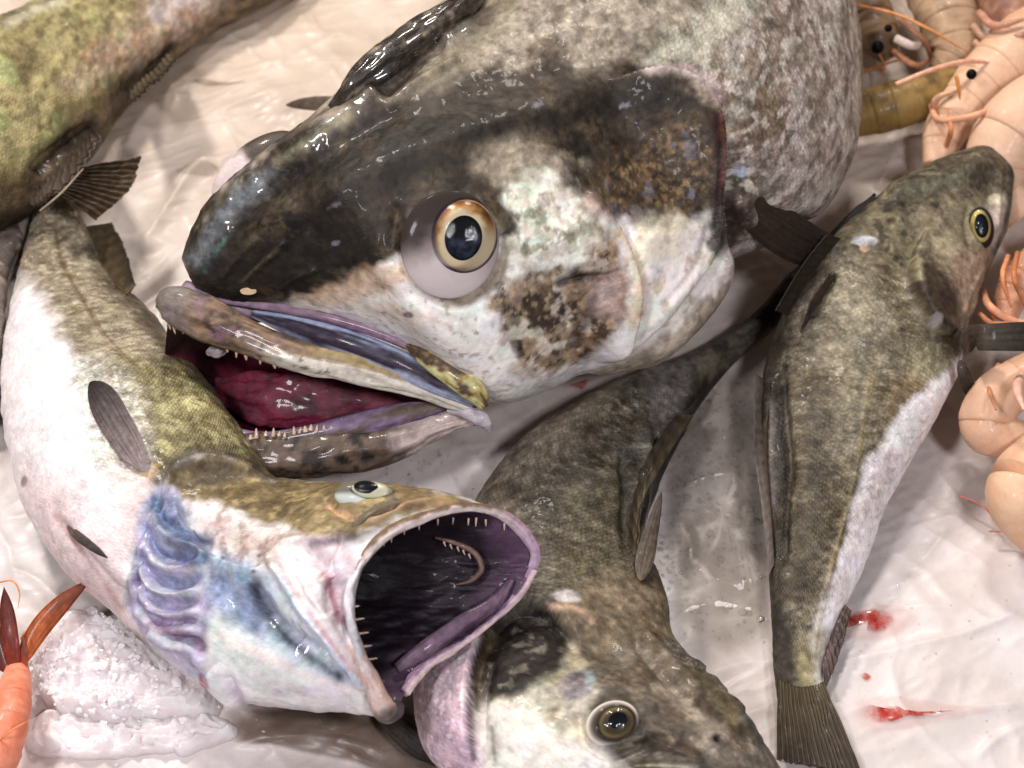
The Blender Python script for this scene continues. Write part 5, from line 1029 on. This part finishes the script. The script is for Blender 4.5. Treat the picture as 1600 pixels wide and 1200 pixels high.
f5.fill([(190, 40), (280, -20), (360, -40), (330, 20), (250, 70), (170, 110), (110, 140)], (190, 166, 150), 26, 0.6, (70, 20, 3)); f5.line([(230, 30), (280, 0), (320, -20)], 18, (206, 198, 204), 0.6, (80, 10)); f5.speck(150, 0.4, (170, 120, 90), 0.4, f5.mask([(100, 120), (260, 0), (320, 10), (200, 110), (110, 180)], 20), 8, 0.2, 4)
f5.line([(48, 278), (90, 238), (130, 205), (155, 183)], 8, (34, 27, 22), 0.9, (100, 4)); f5.line([(225, 122), (250, 95), (272, 68)], 7, (36, 34, 24), 0.9, (100, 3)); f5.line([(60, 330), (100, 290), (150, 240), (170, 205)], 14, (48, 39, 32), 0.75, (80, 6))
f5.line([(0, 30), (45, 10), (95, -5)], 7, (96, 84, 66), 0.7); f5.line([(0, 42), (60, 14), (110, 0)], 7, (196, 190, 170), 0.6)
f5.fill([(-40, 350), (40, 320), (100, 300), (60, 350), (-40, 400)], (40, 32, 27), 14, 0.85)
f5.grain(300, 0.55); f5.grain(130, 0.4, None, 78, 4)
f5.build('body', M['skin'], fish5)
fin('anal_fin', [f5.at(60, 300, .002), f5.at(90, 268, .003), f5.at(120, 238, .003), f5.at(150, 205, .002)], [f5.at(50, 322, .010), P(92, 296, .06), P(128, 262, .06), P(156, 212, .06)], M['fin'], fish5, (58, 46, 38), (78, 66, 58), 12, 80, 30, 0.0008, 0.001, 31, dark=0.5)
fin('dorsal_fin', [f5.at(205, 142, .001), f5.at(235, 115, .002), f5.at(268, 80, .001)], [P(206, 160, .05), P(240, 128, .05), P(276, 92, .05)], M['fin'], fish5, (110, 96, 76), (52, 44, 34), 10, 60, 24, 0.0006, 0.0008, 32, dark=0.5)
fin('pelvic_fin', [P(128, 262, .062), P(112, 285, .06), P(96, 308, .058)], [P(219, 247, .05), P(206, 290, .048), P(150, 344, .045)], M['fin'], fish5, (48, 38, 26), (78, 62, 42), 11, 90, 50, 0.0009, 0.0008, 33, dark=0.55)
tube('fin_ray', [P(62, 330, .062), P(92, 305, .066), P(130, 264, .066)], [.0005, .0006, .0004], M['fin'], fish5, (150, 134, 116), 20, 8)
# ------------------------------------------------------------------ a further fish at the left edge
TH6 = thetas(160, 0.7)
S6 = [sec(a, b) for a, b in [((-40, 340), (30, 350)), ((-60, 385), (34, 378)), ((-70, 430), (18, 420)), ((-80, 500), (9, 470)), ((-80, 580), (6, 560)), ((-70, 660), (-4, 650))]]
f6 = Skin([sec_ring(s, TH6) for s in S6], 200, TH6, (112, 100, 94))
fish6 = thing('fish', 'sliver of a grey fish at the left edge behind the gaping fish', 'fish', P(-20, 470, 0))
f6.rough(60, 0.002, 4, 48); f6.refresh(); al = (np.flatnonzero(f6.face > 0.01), 1.0); f6.speck(90, 0.1, (66, 56, 50), 0.7, al, 3, 0.3, 5); f6.speck(120, 0.4, (160, 148, 140), 0.6, al, 4, 0.2, 4)
f6.build('body', M['skin'], fish6)
# ------------------------------------------------------------------ prawns
def prawn(label, pts, rad, c0, c1, nseg=6, group='prawns around the fish', tail=None, eyes=(), feelers=(), legs=(), seed=1, cara=0.34, tailcol=None):
    """pts: (px, py, z) from head to tail; rad in reference pixels; every shell plate is its own part"""
    p = np.array([P(*q) for q in pts]); s = mpp(p.mean(0)); r = np.array(rad, float) * s
    root = thing('prawn', label, 'prawn', (p[:, 0].mean(), p[:, 1].mean(), 0.0), group)
    Q = crom(np.hstack([p, r[:, None]]), 200)
    def plate(name, a, b, flare, cc):
        i0, i1 = int(a * 199), int(b * 199); q = Q[i0:i1 + 1:max(1, (i1 - i0) // 10)]
        k = np.linspace(0, 1, len(q)); rr = q[:, 3] * (1 + flare * (k - 0.55)) * np.where(k > 0.93, 0.965, 1.0)
        def fn(u, th, V):
            n = fbm(V * 130, 4, seed); c = mixs(np.ones((len(u), 3)) * lin(cc), np.ones((len(u), 3)) * lin(c1), sstep(-0.2, 0.7, n + 0.2 * np.cos(th)))
            return mixs(c, c * np.array([0.75, 0.55, 0.45]), sstep(0.86, 1.0, u) * 0.25)
        return tube(name, q[:, :3], rr, M['prawn'], root, cc, 26, 32, 0.95, None, fn, wob=0.0002, wet=0.0, grain=0.08)
    plate('carapace', 0.0, cara, 0.05, c0)
    for k in range(nseg):
        a = cara - 0.02 + (1 - cara) * k / nseg; plate('shell_segment', a, min(1.0, a + (1 - cara) / nseg * 1.22), 0.05, c0)
    for tp, rr, cc in (tail or []):
        blade('tail_fan', [P(*q) for q in tp], [x * s for x in rr], M['prawn'], root, cc[0], cc[1], 0.3, rays=3, seed=seed)
    for e in eyes:
        q = P(*e[:3]); dome('eye', q, RIGHT * e[3] * s, UP * e[3] * s, -FWD * e[3] * s, M['eyeball'], root, lambda R, A, V: np.ones((len(R), 3)) * lin((14, 11, 10)), 14, 20, span=1.8)
    for f_ in feelers:
        tube('feeler', [P(*q) for q in f_[0]], [f_[1] * s] * (len(f_[0]) - 1) + [f_[1] * s * 0.3], M['prawn'], root, f_[2], 50, 8)
    for l_ in legs:
        tube('leg', [P(*q) for q in l_[0]], [l_[1] * s] * (len(l_[0]) - 1) + [l_[1] * s * 0.4], M['prawn'], root, l_[2], 30, 10)
    return root
PE = (212, 176, 148); PE2 = (202, 160, 130); OR = (198, 134, 92)
prawn('peach prawn behind the head of the slim right fish, above its snout', [(1660, 20, .05), (1590, 85, .045), (1520, 150, .035), (1478, 205, .028), (1462, 262, .02)], [52, 56, 46, 34, 20], PE, PE2, 6, seed=2,
      legs=[([(1452, 150, .03), (1480, 188, .05), (1530, 178, .06), (1552, 165, .06)], 5, (216, 160, 128)), ([(1462, 200, .02), (1470, 150, .05), (1500, 140, .055)], 5, PE2), ([(1478, 230, .03), (1486, 200, .05), (1480, 170, .05)], 4, OR)])
prawn('thick peach prawn cut by the right edge beside the slim fish snout', [(1680, 150, .055), (1620, 175, .055), (1570, 225, .045), (1560, 290, .03), (1600, 340, .02)], [60, 62, 56, 44, 30], (214, 178, 150), PE, 3, seed=4, cara=0.5)
prawn('peach prawn at the right edge below the slim fish pectoral fin', [(1680, 560, .03), (1610, 590, .04), (1556, 625, .035), (1540, 668, .028), (1590, 688, .025), (1660, 690, .02)], [34, 40, 42, 40, 32, 24], (206, 168, 142), PE2, 3, seed=5, cara=0.4,
      legs=[([(1560, 570, .03), (1545, 605, .045), (1556, 640, .055)], 4, (190, 130, 90)), ([(1600, 580, .05), (1590, 612, .062), (1600, 640, .065)], 7, (216, 170, 150)), ([(1530, 640, .02), (1515, 660, .012), (1512, 690, .01)], 3, OR)])
prawn('smooth round peach prawn at the right edge above the white sheet', [(1700, 690, .03), (1630, 726, .034), (1594, 776, .032), (1622, 822, .024), (1690, 850, .02)], [46, 54, 54, 46, 36], (216, 180, 150), (210, 168, 136), 2, seed=6, cara=0.55,
      feelers=[([(1500, 775, .004), (1525, 785, .006), (1545, 800, .006), (1552, 815, .004)], 1.3, (190, 110, 90)), ([(1545, 830, .004), (1580, 832, .006), (1640, 842, .01)], 1.3, (200, 130, 100))])
prawn('orange legged prawn tucked under the head of the slim right fish', [(1690, 380, .04), (1630, 410, .038), (1588, 450, .03), (1570, 500, .022)], [34, 36, 30, 16], (196, 142, 112), (170, 118, 90), 5, seed=7,
      legs=[([(1575, 400, .05), (1568, 440, .058), (1580, 480, .045)], 4, (214, 140, 96)), ([(1590, 395, .055), (1586, 440, .066), (1600, 476, .05)], 4, (190, 116, 74)), ([(1535, 455, .03), (1548, 480, .035), (1580, 500, .03), (1620, 506, .03)], 6, (220, 160, 124)), ([(1530, 490, .03), (1550, 505, .03), (1590, 500, .03)], 4, OR), ([(1540, 470, .03), (1556, 505, .03)], 4, (170, 84, 40)), ([(1610, 380, .06), (1604, 420, .07), (1612, 450, .07)], 5, (206, 148, 110))])
prawn('brown prawn head with black eyes beside the big fish back', [(1350, -30, .03), (1362, 20, .032), (1374, 62, .028), (1392, 92, .02)], [24, 32, 32, 14], (132, 108, 82), (90, 70, 52), 3, seed=8, cara=0.6, eyes=[(1371, 74, .052, 10), (1388, 44, .058, 6)],
      feelers=[([(1350, 112, .008), (1390, 98, .02), (1420, 90, .03)], 1.8, (206, 120, 66)), ([(1340, 8, .05), (1400, 22, .055), (1460, 50, .055), (1510, 80, .045)], 2.2, (208, 140, 84)), ([(1372, 80, .03), (1382, 110, .015), (1372, 130, .006)], 1.6, OR)],
      legs=[([(1400, 60, .04), (1420, 70, .04), (1450, 66, .03)], 7, (206, 190, 180)), ([(1405, 30, .05), (1440, 60, .045), (1455, 95, .02)], 5, (150, 108, 84)), ([(1395, 80, .03), (1425, 100, .03), (1460, 90, .02)], 5, (176, 120, 88))])
prawn('grey beige prawn lying in the upper right pile, tail down', [(1430, -60, .035), (1462, -10, .038), (1486, 40, .036), (1492, 88, .028), (1470, 118, .02)], [40, 46, 46, 40, 24], (172, 144, 116), (138, 112, 86), 6, seed=9, cara=0.25, legs=[([(1520, 40, .05), (1545, 62, .05), (1570, 66, .05)], 6, (170, 134, 110)), ([(1522, 66, .045), (1550, 84, .045), (1580, 80, .045)], 6, (180, 140, 112))])
prawn('pinkish brown prawn in the upper right corner of the pile', [(1500, -50, .04), (1560, -20, .05), (1590, 20, .05), (1640, 40, .04)], [36, 42, 44, 36], (170, 128, 104), (128, 92, 76), 5, seed=10, legs=[([(1530, 20, .055), (1560, 40, .065), (1600, 30, .07)], 6, (184, 134, 110)), ([(1550, 50, .05), (1580, 60, .06), (1620, 44, .07)], 6, (160, 120, 104))])
prawn('olive gold prawn pointing right beside the big fish flank', [(1556, 100, .034), (1528, 118, .034), (1480, 138, .032), (1420, 158, .030), (1372, 172, .026), (1330, 186, .022)], [10, 24, 34, 38, 38, 30], (138, 112, 62), (96, 76, 44), 4, seed=11, cara=0.5, eyes=[(1518, 116, .066, 8)], feelers=[([(1400, 132, .055), (1460, 108, .06), (1510, 96, .06), (1552, 98, .055)], 4, (216, 164, 134)), ([(1494, 118, .066), (1498, 138, .06), (1500, 156, .05)], 3, (206, 140, 60))])
prawn('cooked orange prawn with dark red tail fan at the lower left edge', [(-40, 1230, .02), (-10, 1185, .024), (8, 1140, .026), (20, 1095, .024), (26, 1056, .020), (28, 1034, .016)], [34, 38, 34, 29, 22, 14], (222, 140, 112), (206, 118, 88), 5, seed=12, cara=0.12,
      tail=[([(30, 1040, .018), (60, 985, .024), (100, 940, .030), (142, 905, .034)], [10, 17, 14, 2], ((216, 110, 40), (96, 40, 24))), ([(22, 1045, .022), (16, 1000, .030), (10, 950, .036), (6, 916, .040)], [12, 14, 11, 1], ((150, 60, 40), (72, 22, 16))), ([(10, 1050, .018), (-6, 1000, .024), (-16, 960, .03)], [10, 14, 6], ((110, 40, 28), (60, 20, 14))), ([(36, 1048, .02), (38, 1020, .026), (37, 994, .03)], [7, 6, 1], ((190, 96, 66), (90, 34, 26))), ([(40, 1010, .012), (58, 990, .016), (72, 984, .016)], [16, 14, 5], ((226, 130, 70), (226, 150, 110)))],
      feelers=[([(-10, 912, .02), (20, 908, .02), (30, 925, .02), (28, 950, .02)], 1.4, (206, 130, 70)), ([(-10, 1165, .03), (20, 1140, .04), (48, 1124, .035)], 1.6, (220, 140, 90))])

# ------------------------------------------------------------------ crushed ice
def ice_material():
    m, t, b, out = nodes('crushed_ice_translucent')
    co = nd(t, 'ShaderNodeTexCoord'); n = nd(t, 'ShaderNodeTexNoise', Scale=90.0, Detail=5.0, Roughness=0.7); t.links.new(co.outputs['Object'], n.inputs[0])
    vo = nd(t, 'ShaderNodeTexVoronoi', Scale=260.0); t.links.new(co.outputs['Object'], vo.inputs[0])
    t.links.new(ramp(t, n.outputs['Fac'], [(0.3, (*lin((232, 217, 217)), 1)), (0.55, (*lin((241, 233, 235)), 1)), (0.75, (*lin((244, 240, 243)), 1))]), b.inputs['Base Color'])
    b.inputs['Roughness'].default_value = 0.22; b.inputs['IOR'].default_value = 1.31; b.inputs['Subsurface Weight'].default_value = 0.7; b.inputs['Subsurface Radius'].default_value = (0.012, 0.011, 0.012); b.inputs['Subsurface Scale'].default_value = 1.0
    bp = nd(t, 'ShaderNodeBump', Strength=0.3, Distance=0.0012); t.links.new(math_(t, 'ADD', vo.outputs['Distance'], n.outputs['Fac']), bp.inputs['Height']); t.links.new(bp.outputs[0], b.inputs['Normal'])
    return m
M['ice'] = ice_material()
def mound(name, outline, h, seed, n=120):
    """a crusted heap of crushed ice standing on the sheet inside a traced outline"""
    out = crom([P(x, y, 0) for x, y in outline], n, True)[:, :2]; c = out.mean(0)
    t = np.linspace(0, 1, 60); R = c + (out - c)[None] * np.sqrt(t)[:, None, None]
    q = np.stack([R[..., 0], R[..., 1], 0 * R[..., 0]], -1).reshape(-1, 3)
    jit = fbm(q * 120, 3, seed + 5) * 0.0015
    hh = h * (1 - np.repeat(t[:, None] ** 5, n, 1)).ravel() ** 0.6 * (0.75 + 0.3 * fbm(q * 22, 3, seed)) + np.abs(fbm(q * 160, 3, seed + 2)) * 0.007 * (1 - np.repeat(t[:, None] ** 8, n, 1)).ravel()
    z = sheet_z(q[:, 0], q[:, 1]) + hh - 0.0012 * np.repeat(t[:, None] ** 12, n, 1).ravel()
    V = np.stack([q[:, 0] + jit, q[:, 1] + jit, z], 1)
    i = np.arange(59)[:, None] * n; j = np.arange(n)[None]; k = (j + 1) % n
    return link(name, V, np.stack([i + j, i + n + j, i + n + k, i + k], -1).reshape(-1, 4), M['ice'])
ice = mound('crushed_ice', [(45, 1062), (58, 1000), (100, 958), (160, 960), (215, 985), (260, 1020), (310, 1052), (345, 1085), (338, 1118), (260, 1128), (170, 1132), (90, 1112)], 0.016, 5)
ice2 = mound('crushed_ice', [(44, 1120), (110, 1104), (200, 1118), (290, 1124), (352, 1118), (372, 1142), (320, 1168), (210, 1176), (110, 1182), (40, 1168)], 0.006, 15)
tag(ice2, 'thin slushy ice spilling below the ice heap at the lower left', 'ice', kind='stuff')
tag(ice, 'heap of crushed pinkish ice under the chin of the gaping fish', 'ice', kind='stuff')
M['chip'] = plain('clear_ice_chip', (246, 241, 243), 0.15, 0.2, noise=0.03)
gr_v, gr_f = [], []
def chip(c, r, squash=0.7):
    b = len(gr_v); t_ = (1 + 5 ** .5) / 2
    for v in [(-1, t_, 0), (1, t_, 0), (-1, -t_, 0), (1, -t_, 0), (0, -1, t_), (0, 1, t_), (0, -1, -t_), (0, 1, -t_), (t_, 0, -1), (t_, 0, 1), (-t_, 0, -1), (-t_, 0, 1)]:
        v = np.array(v) / 1.9 * r * RNG.uniform(0.6, 1.2); gr_v.append(c + v * np.array([1, 1, squash]))
    for f in [(0, 11, 5), (0, 5, 1), (0, 1, 7), (0, 7, 10), (0, 10, 11), (1, 5, 9), (5, 11, 4), (11, 10, 2), (10, 7, 6), (7, 1, 8), (3, 9, 4), (3, 4, 2), (3, 2, 6), (3, 6, 8), (3, 8, 9), (4, 9, 5), (2, 4, 11), (6, 2, 10), (8, 6, 7), (9, 8, 1)]: gr_f.append([b + q for q in f])
ip = to_px(np.array([v.co[:] for v in ice.data.vertices])); iv = np.array([v.co[:] for v in ice.data.vertices])
for k in RNG.choice(len(iv), 300, replace=False): chip(iv[k], RNG.choice([0.0009, 0.0015, 0.0022, 0.0032], p=[.5, .28, .15, .07]))
for _ in range(14):
    x, y = RNG.uniform(40, 360), RNG.uniform(1100, 1190); q = P(x, y, 0); chip(np.array([q[0], q[1], float(sheet_z(np.array([q[0]]), np.array([q[1]]))[0]) + .0004]), RNG.uniform(0.0005, 0.0014))
tag(link('ice_chips', np.array(gr_v), gr_f, M['chip'], smooth_=False), 'loose chips of ice scattered on the ice heap', 'ice', kind='stuff')

# ------------------------------------------------------------------ water beads on the film
def water_material():
    m, t, b, out = nodes('water_bead')
    t.nodes.remove(b); g = nd(t, 'ShaderNodeBsdfGlossy', Roughness=0.03); r = nd(t, 'ShaderNodeBsdfRefraction', Roughness=0.0, IOR=1.33); tr = nd(t, 'ShaderNodeBsdfTransparent')
    fr = nd(t, 'ShaderNodeFresnel', IOR=1.33); m1 = nd(t, 'ShaderNodeMixShader'); m2 = nd(t, 'ShaderNodeMixShader'); m1.inputs[0].default_value = 0.12
    n = nd(t, 'ShaderNodeTexNoise', Scale=300.0); bp = nd(t, 'ShaderNodeBump', Strength=0.1, Distance=0.0005); t.links.new(n.outputs['Fac'], bp.inputs['Height']); t.links.new(bp.outputs[0], g.inputs['Normal'])
    t.links.new(tr.outputs[0], m1.inputs[1]); t.links.new(r.outputs[0], m1.inputs[2]); t.links.new(fr.outputs[0], m2.inputs[0]); t.links.new(m1.outputs[0], m2.inputs[1]); t.links.new(g.outputs[0], m2.inputs[2]); t.links.new(m2.outputs[0], out.inputs['Surface'])
    return m
M['water'] = water_material()
wv, wf = [], []
def bead(x, y, rpx):
    q = P(x, y, 0); z = float(sheet_z(np.array([q[0]]), np.array([q[1]]))[0]); r = rpx * mpp(q); b = len(wv)
    ex, ey = RNG.uniform(0.85, 1.2), RNG.uniform(0.85, 1.2)
    for ph in (0.0, 0.45, 0.9, 1.25, 1.6):
        for k in range(10): a = k / 10 * 2 * math.pi; wv.append((q[0] + math.sin(ph) * math.cos(a) * r * ex, q[1] + math.sin(ph) * math.sin(a) * r * ey, z - r * 0.05 + math.cos(ph) * r * 0.35))
    for l in range(4):
        for k in range(10): wf.append([b + l * 10 + k, b + l * 10 + 10 + k, b + l * 10 + 10 + (k + 1) % 10, b + l * 10 + (k + 1) % 10])
for _ in range(520):
    x, y = RNG.uniform(1030, 1200), RNG.uniform(590, 1000); w = 1.0 if y < 900 else 0.35
    if RNG.uniform() < w: bead(x, y, RNG.choice([2.2, 2.8, 3.6, 4.6, 7.0], p=[.36, .3, .2, .11, .03]))
for _ in range(120): bead(RNG.uniform(600, 830), RNG.uniform(690, 800), RNG.choice([1.3, 1.8, 2.4]))
for _ in range(60): bead(RNG.uniform(1290, 1600), RNG.uniform(860, 1200), RNG.choice([1.0, 1.4, 1.9]))
tag(link('water_beads', np.array(wv), wf, M['water']), 'small water beads on the plastic film between the two olive fish', 'water', kind='stuff')

# ------------------------------------------------------------------ blood smears
def blood_material():
    m, t, b, out = nodes('diluted_blood')
    co = nd(t, 'ShaderNodeTexCoord'); n = nd(t, 'ShaderNodeTexNoise', Scale=160.0, Detail=5.0, Roughness=0.7); t.links.new(co.outputs['Object'], n.inputs[0])
    e = nd(t, 'ShaderNodeAttribute', attribute_name='edge')
    t.links.new(ramp(t, n.outputs['Fac'], [(0.35, (*lin((214, 120, 104)), 1)), (0.55, (*lin((190, 66, 56)), 1)), (0.7, (*lin((140, 30, 34)), 1))]), b.inputs['Base Color'])
    b.inputs['Roughness'].default_value = 0.15
    t.links.new(math_(t, 'MULTIPLY', e.outputs['Fac'], math_(t, 'MULTIPLY_ADD', n.outputs['Fac'], 2.6, -0.62, True), None, True), b.inputs['Alpha'])
    return m
M['blood'] = blood_material()
def smear(label, outline, z0=None, n=64):
    out = crom([P(x, y, 0) for x, y in outline], n, True)[:, :2]; c = out.mean(0); lv = np.array([0.0, .3, .55, .75, .9, 1.0])
    R = c + (out - c)[None] * lv[:, None, None]; q = R.reshape(-1, 2); z = sheet_z(q[:, 0], q[:, 1]) + 0.0009
    i = np.arange(5)[:, None] * n; j = np.arange(n)[None]; k = (j + 1) % n
    o = link('blood_smear', np.stack([q[:, 0], q[:, 1], z], 1), np.stack([i + j, i + n + j, i + n + k, i + k], -1).reshape(-1, 4), M['blood'], extra=dict(edge=np.repeat(sstep(1.0, 0.55, lv), n)))
    return tag(o, label, 'blood', 'blood smears on the sheet')
smear('red blood smear on the white film nearest the slim fish belly', [(1312, 962), (1340, 950), (1375, 948), (1402, 962), (1396, 976), (1372, 986), (1356, 984), (1372, 966), (1340, 966), (1318, 978)])
smear('larger red blood blot on the film beside the slim fish tail', [(1340, 1112), (1352, 1098), (1372, 1104), (1394, 1098), (1412, 1108), (1450, 1112), (1500, 1110), (1450, 1118), (1408, 1122), (1384, 1130), (1356, 1126)])
smear('tiny blood fleck between the two blood blots', [(1344, 1052), (1354, 1046), (1364, 1052), (1356, 1060)])
smear('small dark red blood drop beneath the big fish throat', [(888, 600), (905, 594), (920, 590), (918, 602), (910, 610), (898, 604)])
fl = P(390, 455, 0)
flk = f1.at(388, 455, .0012); s_ = mpp(flk)
dome('skin_flake', flk, RIGHT * 13 * s_, UP * 6 * s_, -FWD * 1.5 * s_, M['flesh'], None, lambda R, A, V: np.ones((len(R), 3)) * lin((214, 186, 148)), 10, 24, prof=lambda R, A: 0.0004 * np.sin(A * 5) * R)
tag(bpy.data.objects['skin_flake'], 'cream skin flake on the dark snout of the big fish', 'flake')

def wet_patch(name, label, cat, outline, color, alpha, seed=3, n=64):
    m, t, b, o_ = nodes(name + '_film'); co = nd(t, 'ShaderNodeTexCoord'); nz_ = nd(t, 'ShaderNodeTexNoise', Scale=60.0, Detail=5.0, Roughness=0.65); t.links.new(co.outputs['Object'], nz_.inputs[0]); e = nd(t, 'ShaderNodeAttribute', attribute_name='edge')
    b.inputs['Base Color'].default_value = (*lin(color), 1); b.inputs['Roughness'].default_value = 0.34
    t.links.new(math_(t, 'MULTIPLY', e.outputs['Fac'], math_(t, 'MULTIPLY_ADD', nz_.outputs['Fac'], alpha * 1.6, alpha * 0.2, True)), b.inputs['Alpha'])
    out = crom([P(x, y, 0) for x, y in outline], n, True)[:, :2]; c = out.mean(0); lv = np.linspace(0, 1, 14)
    q = (c + (out - c)[None] * lv[:, None, None]).reshape(-1, 2); z = sheet_z(q[:, 0], q[:, 1]) + 0.0007
    i = np.arange(13)[:, None] * n; j = np.arange(n)[None]; k = (j + 1) % n
    return tag(link(name, np.stack([q[:, 0], q[:, 1], z], 1), np.stack([i + j, i + n + j, i + n + k, i + k], -1).reshape(-1, 4), m, extra=dict(edge=np.repeat(sstep(1.0, 0.75, lv), n))), label, cat)
wet_patch('chin_shade_patch', 'brownish wet patch with painted-in shade below the chin of the gaping fish', 'shade_patch', [(330, 1112), (420, 1100), (560, 1080), (660, 1110), (720, 1190), (700, 1230), (540, 1190), (430, 1165), (350, 1150)], (120, 100, 88), 0.75)  # shade under the chin, put into the brown of this wet patch
wet_patch('dirt_smudge', 'brown smudge on the film left of the big fish eye bump', 'smudge', [(270, 268), (300, 258), (345, 256), (340, 268), (310, 276), (285, 278)], (130, 112, 90), 0.28)
wet_patch('dirt_smudge', 'dark thin smudge on the film right of the corner fish', 'smudge', [(296, 122), (318, 119), (345, 124), (390, 126), (350, 130), (310, 128)], (110, 90, 70), 0.35)
wet_patch('melt_water', 'grey beige film of melt water between the two olive fish', 'water', [(1050, 640), (1110, 580), (1170, 560), (1200, 640), (1206, 800), (1212, 960), (1190, 1040), (1120, 1060), (1070, 1010), (1040, 880), (1030, 760)], (138, 128, 116), 0.5)
wet_patch('blood_tint', 'faint pink watery stain around the blood smear nearest the slim fish belly', 'stain', [(1296, 972), (1340, 938), (1400, 940), (1440, 956), (1410, 990), (1350, 1000), (1310, 998)], (220, 150, 138), 0.14)
wet_patch('blood_tint', 'faint pink watery stain around the larger blood blot by the tail', 'stain', [(1322, 1118), (1340, 1086), (1400, 1084), (1500, 1098), (1560, 1108), (1480, 1126), (1400, 1142), (1345, 1142)], (220, 150, 138), 0.14)
